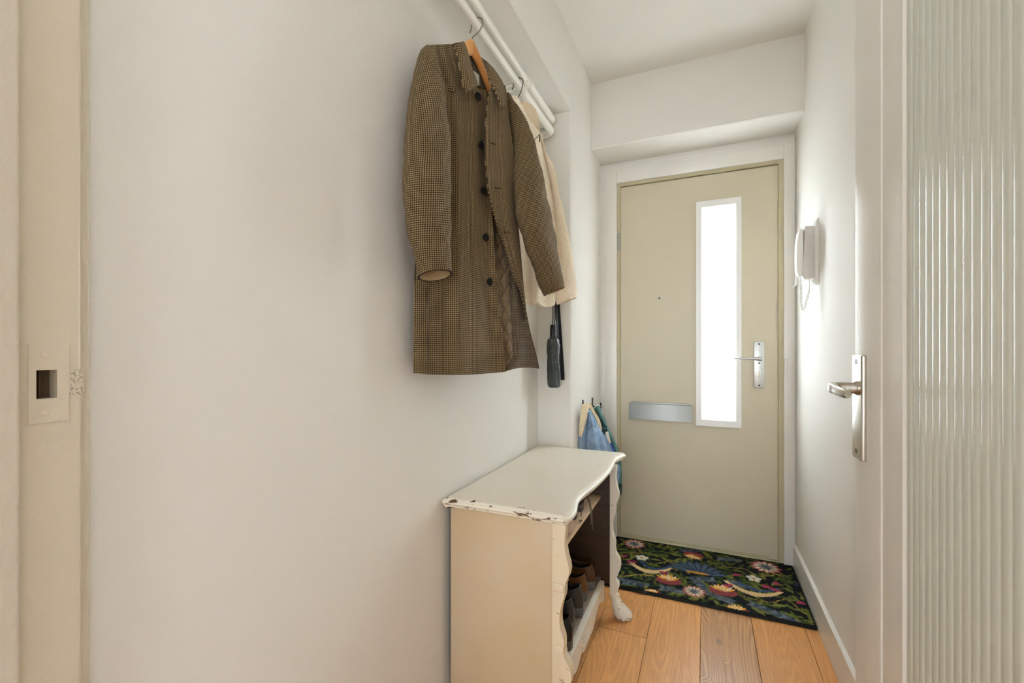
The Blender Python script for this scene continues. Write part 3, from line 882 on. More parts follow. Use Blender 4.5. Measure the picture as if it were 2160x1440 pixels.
FJ.panel('collar', [(1070, 200), (1080, 225), (1098, 262), (1119, 300)], [(1092, 203), (1101, 222), (1116, 250), (1139, 279)], lambda t, q_: .02 + .012 * math.sin(math.pi * t), 'fleece', fj, 30, 40, .012, fuzz=.0015)
bm = bmesh.new()
tube(bm, [FJ.at(x, y, .034) for x, y in ((1119, 302), (1128, 294), (1138, 284))], .0013, 8)
tube(bm, [FJ.at(x, y, .036) for x, y in ((1138, 283), (1138.5, 290), (1138, 299))], [.001, .0022, .0018], 8)
obj('zipper', bm, 'dark', fj)
# its wire hanger
wh = thing('coat_hanger', (-.62, 1.66, 2.0), 'thin dark wire hanger holding the cream fleece jacket', 'coat hanger')
bm = bmesh.new()
c0 = FJ.at(1093, 212, -.014); s0, z0 = FJ.sz(c0)
def fpt(s, d, z): return FJ.o + FJ.e * s + FJ.n * d + Vector((0, 0, z))
yw = on_x(1093, 178, PX).y
tube(bm, spline(hook_curve(yw, PZL, .0205, (fpt(s0, -.014, z0 - .01), fpt(s0, -.014, z0 + .01))), 60), .0017, 10)
obj('hook', bm, 'darkwire', wh)
bm = bmesh.new()
P = [fpt(s0, -.014, z0 - .008), fpt(s0 + .03, -.014, z0 - .025), fpt(s0 + .165, -.016, z0 - .105), fpt(s0 + .172, -.016, z0 - .118), fpt(s0 + .15, -.016, z0 - .122), fpt(s0 - .15, -.016, z0 - .122), fpt(s0 - .172, -.016, z0 - .118), fpt(s0 - .165, -.016, z0 - .105), fpt(s0 - .03, -.014, z0 - .025), fpt(s0, -.014, z0 - .008)]
tube(bm, P, .0017, 8); obj('shoulder_wire', bm, 'darkwire', wh)

# ------------------------------------------------------------------ umbrella and shoehorn on the niche end
um = thing('folding_umbrella', (-.637, 1.955, .937), 'dark grey folded compact umbrella with a black handle, hanging in the niche', 'umbrella')
ux, uy = -.637, 1.948
bm = bmesh.new(); rs = []
for i in range(40):
    a = i / 39; z = .937 + a * .228
    r = .0285 * (1 - (1 - min(1, a / .05)) ** 2 * .3) * (1 - .42 * max(0, (a - .95) / .05) ** 2) * (1 - .06 * a + .03 * math.sin(a * 9))
    rs.append([(ux + r * (1 + .10 * math.sin(5 * p + a * 6) + .08 * mnoise.noise(Vector((p, a * 9, 1)))) * math.cos(p) - .004 * a, uy + r * .9 * (1 + .07 * math.sin(5 * p + a * 5)) * math.sin(p), z) for p in [2 * math.pi * k / 40 for k in range(40)]])
rings(bm, rs); obj('canopy', bm, 'nylon', um, 60)
bm = bmesh.new(); lathe(bm, (ux - .003, uy, 1.163), (0, 0, 1), [(.0145, 0), (.0155, .006), (.0155, .058), (.0135, .063)], 18); obj('handle', bm, 'black', um)
bm = bmesh.new(); lathe(bm, (ux, uy, 1.115), (0, 0, 1), [(.0275, 0), (.0285, .003), (.0285, .018), (.0275, .021)], 30); obj('closing_strap', bm, 'nylon', um)
bm = bmesh.new(); tube(bm, [(ux + .002, uy, 1.224), (ux - .006, 1.985, 1.26), (ux - .016, 2.005, 1.42), (ux - .020, 2.011, 1.44)], .0022, 8); tube(bm, [(ux - .008, uy, 1.224), (ux - .016, 1.985, 1.26), (ux - .024, 2.005, 1.42), (ux - .020, 2.011, 1.44)], .0022, 8); obj('wrist_cord', bm, 'black', um)
bm = bmesh.new(); rs = []
for i in range(40):
    a = i / 39
    p = on_y(1174.5 + 11.5 * a, 600 + 201 * a, 1.998)
    w = .0105 + .004 * a - .006 * max(0, a - .95) * 20 * .3; th = .0035
    rs.append([p + Vector((w * math.cos(k), th * math.sin(k) - .006 * math.cos(k) ** 2, 0)) for k in [2 * math.pi * j / 16 for j in range(16)]])
rings(bm, rs)
tag(obj('shoehorn', bm, 'horn', None, 60), 'long thin black shoehorn hanging right behind the dark folded umbrella', 'shoehorn')

# ------------------------------------------------------------------ children's jackets by the door
DJ = Cloth((-.56, 2.127), (-.425, 2.25))
dj = thing('denim_jacket', (-.52, 2.19, .5), 'light blue denim jacket with a cream sherpa collar on a low wall hook', 'jacket')
DJ.panel('body', [(1236, 862), (1231, 885), (1227, 915), (1224, 932), (1224, 950), (1223, 1000), (1222, 1060)], [(1248, 865), (1260.5, 886), (1269, 907), (1281, 925), (1293, 951), (1303, 973), (1309, 988), (1306, 1010), (1302, 1050)],
         lambda t, q_: -.008 + .010 * math.sin(5 * t + 1) - .02 * t, 'denim', dj, 30, 50, .02)
DJ.panel('sleeve', [(1240, 868), (1240, 890), (1238, 922), (1238, 960), (1240, 1010)], [(1246, 868), (1258, 889), (1272, 918), (1282, 951), (1286, 1010)],
         lambda t, q_: .004 + .022 * math.sin(math.pi * t) ** .6 + .003 * math.sin(14 * t + 3 * q_), 'denim', dj, 24, 40, .02)
for a in ([(1241, 905), (1246, 898), (1252, 896), (1258, 897)], [(1241, 908), (1247, 901), (1253, 899), (1259, 901)], [(1238, 885), (1237, 900), (1236, 925), (1235, 950)]):
    bm = bmesh.new(); tube(bm, [DJ.at(p.x, p.y, .026) for p in spline(a, 14)], .0022, 6); obj('seam', bm, 'denimdark', dj)
o = DJ.panel('collar', [(1229, 853), (1226, 878), (1223.6, 902), (1223.6, 920)], [(1243, 851), (1242, 861), (1237.5, 886), (1227, 922)], lambda t, q_: .018 + .012 * math.sin(math.pi * t), 'sherpa', dj, 24, 40, .012, fuzz=.001)
o['label'] = 'cream sherpa collar'
o = DJ.panel('collar', [(1240, 853), (1248, 866), (1259, 886), (1267, 907)], [(1246, 850), (1254, 866), (1265, 885), (1270, 906)], lambda t, q_: .006 - .012 * q_, 'sherpa', dj, 14, 30, .01, fuzz=.001)
o['label'] = 'cream sherpa collar'
GJ = Cloth((-.555, 2.375), (-.42, 2.498))
gj = thing('green_jacket', (-.5, 2.44, .5), 'dark green jacket with white and blue panels beside the front door', 'jacket')
GJ.panel('body', [(1249.5, 861), (1252, 880), (1255, 902), (1262, 930), (1270, 960), (1275, 1000), (1278, 1080)], [(1262, 858), (1268, 876), (1276, 894), (1282, 911), (1291, 932), (1299, 955), (1302, 1000), (1302, 1080)],
         lambda t, q_: .0 + .008 * math.sin(6 * t), 'green', gj, 20, 40, .025)
GJ.panel('sleeve', [(1256, 862), (1266, 880), (1275, 900), (1284, 922), (1293, 945), (1301, 972), (1301, 1010), (1300, 1020)], [(1266, 855), (1269.5, 872), (1276, 882), (1282, 899), (1292, 919), (1301, 939), (1306, 956), (1311, 978), (1312, 1010), (1311, 1022)],
         lambda t, q_: .012 + .014 * math.sin(math.pi * t), 'green', gj, 14, 50, .02)
GJ.panel('cuff', [(1300, 1018), (1301, 1030), (1301, 1042)], [(1312, 1020), (1312, 1032), (1311, 1044)], lambda t, q_: .014 + .014 * math.sin(math.pi * t), 'greendark', gj, 10, 8, .02)
GJ.panel('hood_seam', [(1269, 897), (1270, 902), (1273, 908)], [(1280, 898), (1280, 901), (1278, 906)], .026, 'greendark', gj, 6, 8, .006)
o = GJ.panel('white_panel', [(1277, 911), (1279, 920), (1284.6, 935.5)], [(1283, 910), (1286, 922), (1289, 934)], .028, 'patchwhite', gj, 6, 12, .006)
o = GJ.panel('blue_panel', [(1285, 935.5), (1289, 944), (1294, 954)], [(1290, 934.5), (1294, 944), (1298, 953)], .028, 'patchblue', gj, 6, 12, .006)
bm = bmesh.new(); tube(bm, spline([GJ.at(1252, 861, .02), GJ.at(1258, 856, .03), GJ.at(1264, 855, .03), GJ.at(1266, 857, .02)], 16), .0025, 8); obj('hanging_loop', bm, 'patchwhite', gj)
def wall_hook(Y, z, label):
    h = thing('coat_hook', (XN, Y, z), label, 'coat hook', 'low coat hooks by the front door')
    bm = bmesh.new(); box(bm, (XN - .001, Y - .011, z - .03), (XN + .004, Y + .011, z + .03), .001); obj('hook_plate', bm, 'dark', h)
    bm = bmesh.new()
    box(bm, (XN + .002, Y - .006, z - .024), (XN + .052, Y + .006, z - .014), .001); box(bm, (XN + .044, Y - .006, z - .024), (XN + .052, Y + .006, z + .004), .001)
    obj('hook_arm', bm, 'dark', h)
p = on_x(1249, 850, XN); wall_hook(p.y, p.z, 'small dark metal wall hook with the green jacket')
p = on_x(1229, 858, XN); wall_hook(p.y, p.z + .006, 'small dark metal wall hook behind the sherpa collar')

# ------------------------------------------------------------------ intercom
ic = thing('intercom_phone', (XR, 2.19, 1.38), 'white intercom handset with a coiled cord on the right wall', 'intercom')
bm = bmesh.new()
prism(bm, [(XR + .001, 1.380), (.4175, 1.388), (.4135, 1.40), (.4125, 1.60), (.416, 1.635), (XR - .003, 1.646), (XR + .001, 1.646)], 'y', 2.148, 2.243, bev=.002)
obj('wall_plate', bm, 'white', ic)
bm = bmesh.new()
prism(bm, [(.4155, 1.405), (.3775, 1.400), (.371, 1.412), (.3745, 1.43), (.377, 1.616), (.385, 1.620), (.4155, 1.616)], 'y', 2.158, 2.236, bev=.002)
obj('base_body', bm, 'grayplastic', ic)
bm = bmesh.new()
prism(bm, [(.374, 1.425), (.374, 1.440), (.3735, 1.59), (.374, 1.608), (.366, 1.613), (.357, 1.600), (.352, 1.56), (.350, 1.50), (.3515, 1.44), (.354, 1.421), (.366, 1.419)], 'y', 2.160, 2.212, bev=.004)
obj('handset', bm, 'white', ic)
bm = bmesh.new()
prism(bm, [(.412, 1.405), (.404, 1.39), (.412, 1.377), (XR, 1.375), (XR, 1.405)], 'y', 2.15, 2.175, bev=.002)
obj('cradle', bm, 'white', ic)
bm = bmesh.new()
prism(bm, [(.365, 1.425), (.357, 1.425), (.356, 1.392), (.345, 1.381), (.348, 1.377), (.362, 1.388)], 'y', 2.232, 2.240, bev=.001)
obj('handset_hook', bm, 'white', ic)
bm = bmesh.new()
Pc = spline([(.363, 2.175, 1.42), (.3665, 2.17, 1.395), (.368, 2.17, 1.37), (.3675, 2.17, 1.33), (.370, 2.17, 1.29), (.3755, 2.17, 1.276), (.382, 2.17, 1.29), (.392, 2.17, 1.335), (.3965, 2.17, 1.355), (.397, 2.17, 1.38), (.397, 2.172, 1.405)], 420)
pts = []
for i, p in enumerate(Pc):
    t = (Pc[min(i + 1, 419)] - Pc[max(i - 1, 0)]).normalized(); a = Vector((0, 1, 0)); b = t.cross(a).normalized()
    f = i / 419; amp = .0042 * min(1, max(0, (f - .13) * 30)) * min(1, max(0, (.84 - f) * 30))
    w = i * 2 * math.pi / 8
    pts.append(p + (a * math.cos(w) + b * math.sin(w)) * amp)
tube(bm, pts, .0017, 6); obj('coiled_cord', bm, 'white', ic)

# ------------------------------------------------------------------ cabinet
cab = thing('cabinet', (-.53, 1.57, 0), 'old white painted open cabinet with a curved top and chipped edges', 'cabinet')
YN, YF, ZT = 1.152, 1.985, .66
front = [(-.350, 1.152), (-.338, 1.168), (-.334, 1.195), (-.336, 1.23), (-.347, 1.28), (-.353, 1.33), (-.350, 1.39), (-.342, 1.46), (-.334, 1.57), (-.331, 1.67), (-.334, 1.77), (-.340, 1.84), (-.338, 1.89), (-.327, 1.935), (-.319, 1.962), (-.322, 1.98), (-.334, 1.987)]
fr = [Vector((p.x, p.y)) for p in spline(front, 90)]
near = [Vector((-.730 + (.38) * k / 24, 1.152 + .005 * math.sin(math.pi * k / 24))) for k in range(24)]
far = [Vector((-.334 - .39 * k / 18, 1.987 - .004 * math.sin(math.pi * k / 18))) for k in range(1, 19)]
back = [Vector((-.727, 1.985 - .833 * k / 20)) for k in range(1, 20)]
outl = near + fr + far + back
def inset(pts, d):
    n = len(pts); out = []
    for i in range(n):
        t = (pts[(i + 1) % n] - pts[i - 1]).normalized(); out.append(pts[i] + Vector((-t.y, t.x)) * d)
    return out
bm = bmesh.new(); rs = []
for ins, z in ((.030, .630), (.010, .630), (.005, .633), (.004, .637), (.000, .640), (-.003, .645), (-.002, .651), (.004, .655), (.005, .6575), (.008, .6590), (.013, .6600)):
    rs.append([(p.x if p.x > -.72 else max(p.x, -.732), p.y, z) for p in inset(outl, ins)])
V = rings(bm, rs, True, True, True, 0)
nn = len(outl)
for f in bm.faces:
    if len(f.verts) > 4: f.material_index = 2; continue
    c = f.calc_center_median()
    f.material_index = 1 if (c.y < 1.17 and c.x < -.33) or (c.y < 1.2 and c.z < .64) else 0
top = obj('top', bm, ['cabwhite', 'cabedge', 'cabtop'], cab, 35)
# sides
bm = bmesh.new(); box(bm, (-.715, 1.172, .05), (-.388, 1.192, .631), .002); obj('side_panel', bm, ['cabside'], cab)
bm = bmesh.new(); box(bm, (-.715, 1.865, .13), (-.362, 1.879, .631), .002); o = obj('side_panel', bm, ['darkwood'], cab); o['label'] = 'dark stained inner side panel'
bm = bmesh.new(); box(bm, (-.715, 1.879, .13), (-.370, 1.887, .631), .002); obj('side_panel', bm, ['cabside'], cab)
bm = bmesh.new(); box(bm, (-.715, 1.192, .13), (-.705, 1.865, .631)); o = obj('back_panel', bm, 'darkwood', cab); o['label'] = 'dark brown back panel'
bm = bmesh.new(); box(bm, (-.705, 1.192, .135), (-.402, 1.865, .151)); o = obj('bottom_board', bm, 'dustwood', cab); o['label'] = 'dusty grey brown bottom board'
bm = bmesh.new(); box(bm, (-.705, 1.192, .484), (-.402, 1.865, .499), .0015); obj('shelf', bm, 'shelf', cab)
# scalloped front posts on paw feet
profile = [(.631, -.346), (.58, -.350), (.545, -.345), (.52, -.338), (.505, -.337), (.488, -.341), (.470, -.349), (.437, -.350), (.425, -.354), (.400, -.361), (.372, -.364), (.345, -.361), (.315, -.352), (.276, -.352), (.262, -.345), (.245, -.335), (.226, -.331), (.203, -.333), (.178, -.342), (.158, -.350), (.155, -.346), (.148, -.339), (.126, -.338), (.112, -.343), (.092, -.352)]
pf = []
for i in range(len(profile) - 1):
    a, b, c, d = profile[max(i - 1, 0)], profile[i], profile[i + 1], profile[min(i + 2, len(profile) - 1)]
    for k in range(6):
        t = k / 6
        z = b[0] + (c[0] - b[0]) * t
        x = .5 * (2 * b[1] + (c[1] - a[1]) * t + (2 * a[1] - 5 * b[1] + 4 * c[1] - d[1]) * t * t + (3 * b[1] - a[1] - 3 * c[1] + d[1]) * t ** 3)
        pf.append((x, z))
pf.append((profile[-1][1], profile[-1][0]))
def post(y0, y1, dx, xb):
    bm = bmesh.new()
    prism(bm, [(xb, .092)] + [(xb, .631)] + [(x + dx, z) for x, z in pf], 'y', y0, y1, bev=.0025)
    return bm
bm = post(1.162, 1.192, 0, -.386)
for (z0, z1, x0, x1) in ((.445, .470, -.383, -.351), (.276, .300, -.380, -.353), (.13, .15, -.382, -.345)):
    box(bm, (x0, 1.1585, z0), (x1, 1.1635, z1), .002)
obj('corner_post', bm, 'cabpost', cab, 40)
bm = post(1.848, 1.878, .012, -.362); obj('corner_post', bm, 'cabwhite', cab, 40)
def paw(y, dx):
    bm = bmesh.new(); rs = []
    for i in range(26):
        a = i / 25; z = .096 * (1 - a)
        cx = -.352 + dx + .030 * min(1, max(0, (a - .1) / .7)) ** 1.2
        rx = .017 + .019 * math.sin(min(1, a * 1.15) * math.pi / 2) ** 2 - .010 * max(0, a - .85) / .15
        ry = .0155 + .014 * math.sin(min(1, a * 1.1) * math.pi / 2) ** 2 - .008 * max(0, a - .85) / .15
        ring = []
        for k in range(40):
            p = 2 * math.pi * k / 40
            toe = max(0, math.cos(p)) ** .7 * math.cos(5.2 * p) * .0055 * min(1, a * 1.6)
            knuck = .006 * math.exp(-((a - .62) / .12) ** 2) * max(0, math.cos(p))
            ring.append((cx + (rx + toe + knuck) * math.cos(p), y + (ry + toe) * math.sin(p), z))
        rs.append(ring)
    rings(bm, rs); return bm
obj('foot', paw(1.864, .010), 'cabfoot', cab, 60)
obj('foot', paw(1.178, 0), 'cabfoot', cab, 60)
for y, zt in ((1.196, .06), (1.865, .14)):
    bm = bmesh.new(); box(bm, (-.715, y - .016, 0), (-.683, y + .016, zt), .003); obj('rear_foot', bm, 'cabwhite', cab)
# apron
Y0, Y1 = 1.192, 1.85
bot = []
for k in range(81):
    t = k / 80; c = abs(t - .5) * 2
    z = .075 + .018 * math.cos(c * math.pi * 3.0) - .012 * math.exp(-((c - .0) / .16) ** 2) + .010 * c
    if c > .93: z = .068
    bot.append((Y0 + (Y1 - Y0) * t, z))
bm = bmesh.new(); prism(bm, bot + [(Y1, .146), (Y1 - .03, .152), (Y0, .152)], 'x', -.402, -.384, bev=.0015); ap = obj('apron', bm, 'cabwhite', cab, 40)
bm = bmesh.new()
box(bm, (-.386, Y0, .144), (-.381, Y1 - .02, .150), .001)
for k in range(-3, 4):
    yc = (Y0 + Y1) / 2 + k * .012
    tube(bm, spline([(-.383, yc - .002 * k, .076), (-.379, yc, .09), (-.379, yc + .001 * k, .106 - .002 * abs(k)), (-.384, yc + .003 * k, .116 - .003 * abs(k))], 10), .005, 8)
obj('carving', bm, 'cabwhite', ap, 60)

# ------------------------------------------------------------------ shoes
def shoe(name, at, yaw, upper, solem, label, group, heel=.085, L=.27, Wd=.075, rim=None, cat='shoe', sole_h=.033):
    e = bpy.data.objects.new(name, None); COL.objects.link(e); e.location = at; e.rotation_euler = (0, 0, yaw); e.empty_display_size = .05
    e['_world'] = 0; tag(e, label, cat, group)
    N = 48; B, Rm = [], []
    for k in range(N):
        th = 2 * math.pi * k / N
        l = L / 2 * (1 - math.cos(th)); s = math.sin(th); f = l / L
        w = Wd / 2 * math.copysign(abs(s) ** .62, s) * (.80 + .28 * f)
        B.append((-l, w))
        l2 = .010 + .055 * (1 - math.cos(th)); Rm.append((-l2, .027 * math.copysign(abs(s) ** .8, s), heel * (1 - .16 * math.sin(th) ** 2 + .04 * (1 - math.cos(th)) / 2)))
    bm = bmesh.new(); rs = []
    for i in range(13):
        v = i / 12; ring = []
        for k in range(N):
            f = (1 - math.cos(2 * math.pi * k / N)) / 2
            px_ = (v ** (1.5 - .7 * f)); pz = 1 - (1 - v) ** (1.0 + .9 * f)
            bul = .006 * math.sin(math.pi * v) * (1 - f)
            x = B[k][0] + (Rm[k][0] - B[k][0]) * px_ + bul; y = B[k][1] + (Rm[k][1] - B[k][1]) * px_
            ring.append((x, y, .02 + (Rm[k][2] - .02) * pz))
        rs.append(ring)
    rs.append([(x * .97 - .003, y * .9, z - .002) for x, y, z in rs[-1]])
    rings(bm, rs, True, False, False, 0)
    ins = [[(x, y * .97, z - .003) for x, y, z in rs[-1]], [(x * 1.0 - .003, y * 1.05, .04) for x, y, z in rs[-1]]]
    rings(bm, ins, True, False, True, 1)
    up = obj('upper', bm, [upper, 'inner'], e, 60)
    bm = bmesh.new(); Bc = [(x * 1.015 + .003, y * 1.05) for x, y in B]
    rings(bm, [[(x * .985 - .002, y * .95, 0) for x, y in Bc], [(x, y, .004) for x, y in Bc], [(x, y, sole_h - .004) for x, y in Bc], [(x * .98 - .002, y * .93, sole_h) for x, y in Bc]]); obj('sole', bm, solem, e, 50)
    bm = bmesh.new()
    tube(bm, [(x + .001, y * 1.01, z + .001) for x, y, z in (list(zip([p[0] for p in Rm], [p[1] for p in Rm], [p[2] for p in Rm])) + [Rm[0]])], .0022, 8, caps=False)
    obj('collar_piping', bm, rim or upper, e, 60)
    bm = bmesh.new()
    rings(bm, [[(.0085 * 1 - .0 + .0015 * 0 + .004 * (1 - (2 * t - 1) ** 2) - .004 + .001, (2 * t - 1) * w_, z) for t in [k / 10 for k in range(11)]] for z, w_ in ((.023, .026), (.04, .024), (.05, .0))], False)
    bm.free()
    return e
zb = .1525
xs = -.407
row = 'shoes lined up on the bottom board of the cabinet'
shoe('shoe', (xs, 1.765, zb), R(3), 'brownleather', 'sole', 'brown leather shoe on the bottom board, farthest toward the front door', row, .095)
shoe('shoe', (xs - .008, 1.672, zb), R(-2), 'tanleather', 'sole', 'brown leather shoe on the bottom board beside the dark grey pair', row, .095)
shoe('shoe', (xs + .004, 1.567, zb), R(2), 'greyleather', 'sole', 'dark grey shoe on the bottom board touching the brown pair', row, .105)
shoe('shoe', (xs - .004, 1.474, zb), R(-1), 'greyleather', 'sole', 'dark grey shoe on the bottom board next to the black shoe', row, .105)
bs = shoe('shoe', (xs + .017, 1.376, zb), R(1), 'blackleather', 'sole', 'black shoe with a metal eyelet nearest the camera on the bottom board', row, .10)
bm = bmesh.new()
tube(bm, [(.0062 - .0, .006 + .005 * math.cos(a), .075 + .005 * math.sin(a)) for a in [2 * math.pi * k / 12 for k in range(13)]], .0012, 6, caps=False); obj('eyelet', bm, 'wire', bs)
zs = .5
up_ = 'shoes on the upper shelf of the cabinet'
shoe('shoe', (-.405, 1.436, zs), R(4), 'pinkleather', 'solewhite', 'pale pink shoe on the upper shelf near the front corner', up_, .058, .24, .07)
sn = shoe('shoe', (-.425, 1.555, zs), R(-3), 'sneaker', 'sole', 'charcoal lace-up shoe on the upper shelf under the curved top', up_, .075)
sn2 = shoe('shoe', (-.425, 1.652, zs), R(3), 'sneaker', 'sole', 'charcoal shoe with loose laces trailing over the upper shelf edge', up_, .075)
def lace(e, pts):
    bm = bmesh.new(); tube(bm, spline(pts, 40), .0018, 6); obj('shoelace', bm, 'lace', e)
lace(sn2, [(-.10, .01, .085), (-.06, .03, .09), (-.02, .035, .075), (.015, .030, .04), (.028, .025, .0), (.030, .032, -.05), (.031, .04, -.085)])
lace(sn2, [(-.10, -.01, .085), (-.05, .02, .088), (-.01, .028, .07), (.018, .02, .03), (.028, .012, -.01), (.03, .008, -.055)])
lace(sn, [(-.10, .01, .085), (-.05, .0, .09), (-.01, .01, .082), (.01, .02, .05), (.012, .024, .004)])

# ------------------------------------------------------------------ doormat
MX0, MX1, MY0, MY1 = -.545, .408, 2.087, 2.643
cell = .0025
nx, ny = int((MX1 - MX0) / cell) + 1, int((MY1 - MY0) / cell) + 1
img = np.zeros((ny, nx, 3)); img[:] = lin((30, 34, 36))[:3]
gx, gy = np.meshgrid(MX0 + np.arange(nx) * cell, MY0 + np.arange(ny) * cell)
rg = np.random.RandomState(4)
jx = rg.normal(0, .0019, gx.shape); jy = rg.normal(0, .0019, gx.shape)
GXX, GYY = gx + jx, gy + jy
def ell(cx, cy, a, b, ang, col, soft=1.0):
    dx, dy = GXX - cx, GYY - cy
    u = dx * math.cos(ang) + dy * math.sin(ang); v = -dx * math.sin(ang) + dy * math.cos(ang)
    img[(u / a) ** 2 + (v / b) ** 2 < 1] = lin(col)[:3]
def leaf(cx, cy, a, b, ang, col):
    dx, dy = GXX - cx, GYY - cy
    u = (dx * math.cos(ang) + dy * math.sin(ang)) / a; v = -dx * math.sin(ang) + dy * math.cos(ang)
    img[(np.abs(u) < 1) & (np.abs(v) < b * (1 - u * u))] = lin(col)[:3]
def stroke(pts, w, col):
    for p in spline(pts, 60): ell(p[0], p[1], w, w, 0, col)
rl = random.Random(11)
greens = [(98, 104, 44), (78, 90, 36), (118, 118, 56), (60, 76, 40)]
for i in range(520):
    x, y = rl.uniform(MX0, MX1), rl.uniform(MY0, MY1)
    leaf(x, y, rl.uniform(.018, .04), rl.uniform(.005, .010), rl.uniform(0, 6.28), rl.choice(greens))
blues = [(84, 94, 104), (66, 77, 90), (100, 108, 118)]
def frond(x, y, ang, n=7, ln=.06):
    for k in range(n):
        for s in (-1, 1):
            t = k / n
            leaf(x + math.cos(ang) * ln * 1.8 * t, y + math.sin(ang) * ln * 1.8 * t, ln * (.55 - .3 * t), .010, ang + s * (.9 - .3 * t), rl.choice(blues))
def mp(x, y): p = on_z(x, y, .014); return p.x, p.y
for (x, y, a) in ((1500, 1222, 3.4), (1470, 1225, 5.2), (1545, 1228, -.3), (1590, 1275, 5.9), (1640, 1295, 5.8), (1540, 1268, 2.8), (1350, 1232, 3.0), (1400, 1240, .0), (1440, 1160, .3), (1520, 1178, .2), (1320, 1228, .2), (1690, 1235, 1.2)):
    cx, cy = mp(x, y); frond(cx, cy, a)
# vines
for pts in ([(1310, 1165), (1380, 1170), (1430, 1195)], [(1520, 1195), (1570, 1200), (1600, 1215), (1650, 1210)], [(1560, 1255), (1620, 1270), (1660, 1265), (1690, 1290)], [(1310, 1215), (1350, 1212), (1380, 1215)]):
    stroke([Vector((*mp(*p), 0)) for p in pts], .003, (168, 140, 70))
def daisy(x, y, r):
    cx, cy = mp(x, y)
    for k in range(12):
        a = k * math.pi / 6; leaf(cx + r * .62 * math.cos(a), cy + r * .62 * math.sin(a), r * .42, r * .20, a, (168, 88, 86))
        leaf(cx + r * .45 * math.cos(a), cy + r * .45 * math.sin(a), r * .40, r * .16, a, (226, 206, 182))
    for k in range(12):
        a = k * math.pi / 6 + .26; leaf(cx + r * .35 * math.cos(a), cy + r * .35 * math.sin(a), r * .32, r * .06, a, (70, 84, 102))
    ell(cx, cy, r * .2, r * .2, 0, (96, 104, 116))
daisy(1338, 1147, .062); daisy(1615, 1196, .070); daisy(1464, 1247, .052)
def bud(x, y, r, ang):
    cx, cy = mp(x, y)
    ell(cx, cy, r, r * .66, ang, (142, 66, 68))
    for k in range(-3, 4):
        a = ang + 1.57 + k * .32
        leaf(cx + r * .5 * math.cos(a), cy + r * .5 * math.sin(a), r * .6, r * .16, a, (226, 160, 60) if k % 2 else (232, 208, 170))
        leaf(cx + r * .2 * math.cos(a), cy + r * .2 * math.sin(a), r * .3, r * .05, a, (60, 34, 40))
bud(1410, 1224, .058, .1); bud(1525, 1247, .060, .0); bud(1463, 1170, .05, 3.0); bud(1376, 1252, .040, .4); bud(1556, 1288, .045, .2)
# big blue flower in the middle
cx, cy = mp(1470, 1207)
for k in range(9):
    a = .2 + k * .34; leaf(cx + .07 * math.cos(a), cy + .05 * math.sin(a), .075, .022, a, (44, 56, 74)); leaf(cx + .07 * math.cos(a), cy + .05 * math.sin(a), .066, .014, a, (74, 90, 110))
ell(cx, cy - .004, .055, .010, 0, (196, 140, 50))
# plain pale curved leaves
for (x, y, L_, a0) in ((1590, 1248, .15, -.12), (1370, 1201, .13, .15)):
    cx, cy = mp(x, y)
    for k in range(40):
        t = k / 39 - .5
        ell(cx + L_ * 1.5 * t, cy + .055 * (t * 1.6) ** 2 * 2 - .02 + a0 * t * .1, .014 * (1.1 - 1.6 * abs(t)) + .006, .017 * (1.15 - 1.7 * abs(t)), 0, (222, 190, 140))
    for k in range(30):
        t = k / 29 - .5
        ell(cx + .02 + L_ * 1.1 * t, cy + .018 + .05 * (t * 1.5) ** 2 * 2, .010, .010 * (1 - abs(t)), 0, (58, 76, 112))
for (x, y) in ((1590, 1220), (1354, 1176)):
    cx, cy = mp(x, y)
    for k in range(5):
        a = k * 1.256 + .3; ell(cx + .018 * math.cos(a), cy + .018 * math.sin(a), .016, .012, a, (226, 220, 204))
    ell(cx, cy, .009, .009, 0, (196, 140, 60))
for (x, y) in ((1618, 1237), (1640, 1231), (1634, 1243), (1318, 1173), (1332, 1184), (1400, 1208), (1535, 1234), (1688, 1271), (1556, 1212)):
    cx, cy = mp(x, y)
    for k in range(4): ell(cx + rl.uniform(-.016, .016), cy + rl.uniform(-.008, .008), .011, .010, 0, (160, 56, 84))
bd = (np.minimum.reduce([gx - MX0, MX1 - gx, gy - MY0, MY1 - gy]) + rg.normal(0, .002, gx.shape)) < .008
img[bd] = lin((24, 30, 30))[:3]
img *= 1.25
bm = bmesh.new(); lay = bm.loops.layers.float_color.new('print')
V = [[None] * nx for _ in range(ny)]
for j in range(ny):
    for i in range(nx):
        V[j][i] = bm.verts.new((MX0 + i * cell, MY0 + j * cell, .0145 + rg.uniform(-.0012, .0012)))
for j in range(ny - 1):
    for i in range(nx - 1):
        f = bm.faces.new((V[j][i], V[j][i + 1], V[j + 1][i + 1], V[j + 1][i]))
        for lp, (jj, ii) in zip(f.loops, ((j, i), (j, i + 1), (j + 1, i + 1), (j + 1, i))): lp[lay] = (*img[jj, ii], 1)
rim = [V[0][i] for i in range(nx)] + [V[j][nx - 1] for j in range(1, ny)] + [V[ny - 1][i] for i in range(nx - 2, -1, -1)] + [V[j][0] for j in range(ny - 2, 0, -1)]
low = [bm.verts.new((v.co.x, v.co.y, 0.0002)) for v in rim]
for k in range(len(rim)):
    f = bm.faces.new((rim[k], low[k], low[(k + 1) % len(rim)], rim[(k + 1) % len(rim)])); f.material_index = 1
f = bm.faces.new(low); f.material_index = 1
tag(obj('doormat', bm, ['mat', 'matback']), 'dark floral doormat with green leaves and pale flowers before the front door', 'doormat')

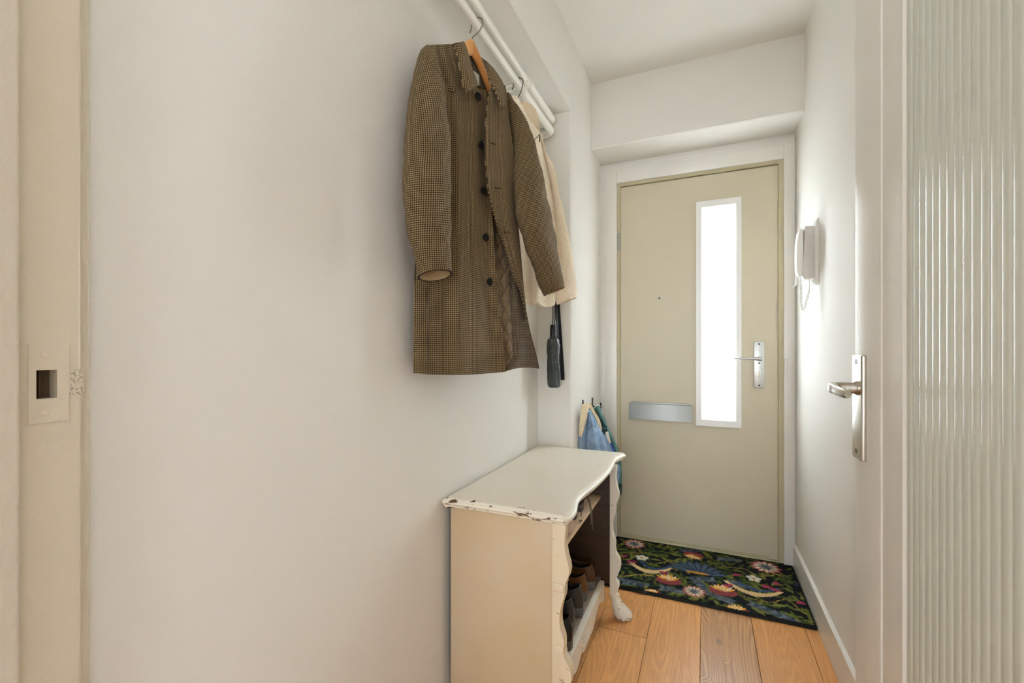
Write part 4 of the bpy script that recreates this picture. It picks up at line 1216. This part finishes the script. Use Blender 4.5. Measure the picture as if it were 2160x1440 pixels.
# ------------------------------------------------------------------ light
def area(name, loc, rot, sx, sy, power, col):
    l = bpy.data.lights.new(name, 'AREA'); l.shape = 'RECTANGLE'; l.size = sx; l.size_y = sy; l.energy = power; l.color = col
    o = bpy.data.objects.new(name, l); COL.objects.link(o); o.location = loc; o.rotation_euler = rot
    return o
area('daylight_front_door', (.069, 2.80, 1.62), (R(-90), 0, 0), .5, 1.5, 115, (.93, 1, 1.07))
area('added_side_fill', (2.29, -1.7, 1.25), (0, R(90), 0), 2.0, 2.3, 18, (.86, .99, 1.08))  # added fill from the right, set in the made-up side window
area('daylight_rear_window', (0, -3.09, 1.15), (R(90), 0, 0), 2.1, 2.0, 55, (.88, .99, 1.08))
# added fill spot, bounced off the ceiling to brighten the hall
fl_ = bpy.data.lights.new('added_bounce_fill', 'SPOT'); fl_.energy = 40; fl_.spot_size = R(80); fl_.spot_blend = 1; fl_.shadow_soft_size = .06; fl_.color = (.89, .99, 1.09)
fo = bpy.data.objects.new('added_bounce_fill', fl_); COL.objects.link(fo); fo.location = (.0, .45, 1.75)
fo.rotation_euler = (Vector((-.10, .68, 2.58)) - fo.location).to_track_quat('-Z', 'Y').to_euler()
w = bpy.data.worlds.new('sky'); scene.world = w; w.use_nodes = True
w.node_tree.nodes['Background'].inputs[0].default_value = (.9, .95, 1, 1); w.node_tree.nodes['Background'].inputs[1].default_value = 1.0

# ------------------------------------------------------------------ camera
cd = bpy.data.cameras.new('camera'); co = bpy.data.objects.new('camera', cd); COL.objects.link(co)
co.location = CAM; co.rotation_euler = (R(90), 0, YAW)
cd.sensor_fit = 'HORIZONTAL'; cd.sensor_width = 36; cd.lens = 36 * FPX / 2160; cd.shift_y = (HORIZ - 720) / 2160; cd.clip_start = .01
scene.camera = co
vs = scene.view_settings
scene.display_settings.display_device = 'sRGB'
vs.view_transform = 'Standard'; vs.look = 'None'; vs.gamma = 1; vs.use_curve_mapping = False; vs.exposure = 0.25
scene.cycles.use_denoising = True
scene.cycles.max_bounces = 10; scene.cycles.diffuse_bounces = 8; scene.cycles.transparent_max_bounces = 16
scene.cycles.use_adaptive_sampling = True; scene.cycles.adaptive_threshold = 0.07
for o in list(bpy.data.objects):
    if '_world' in o: del o['_world']
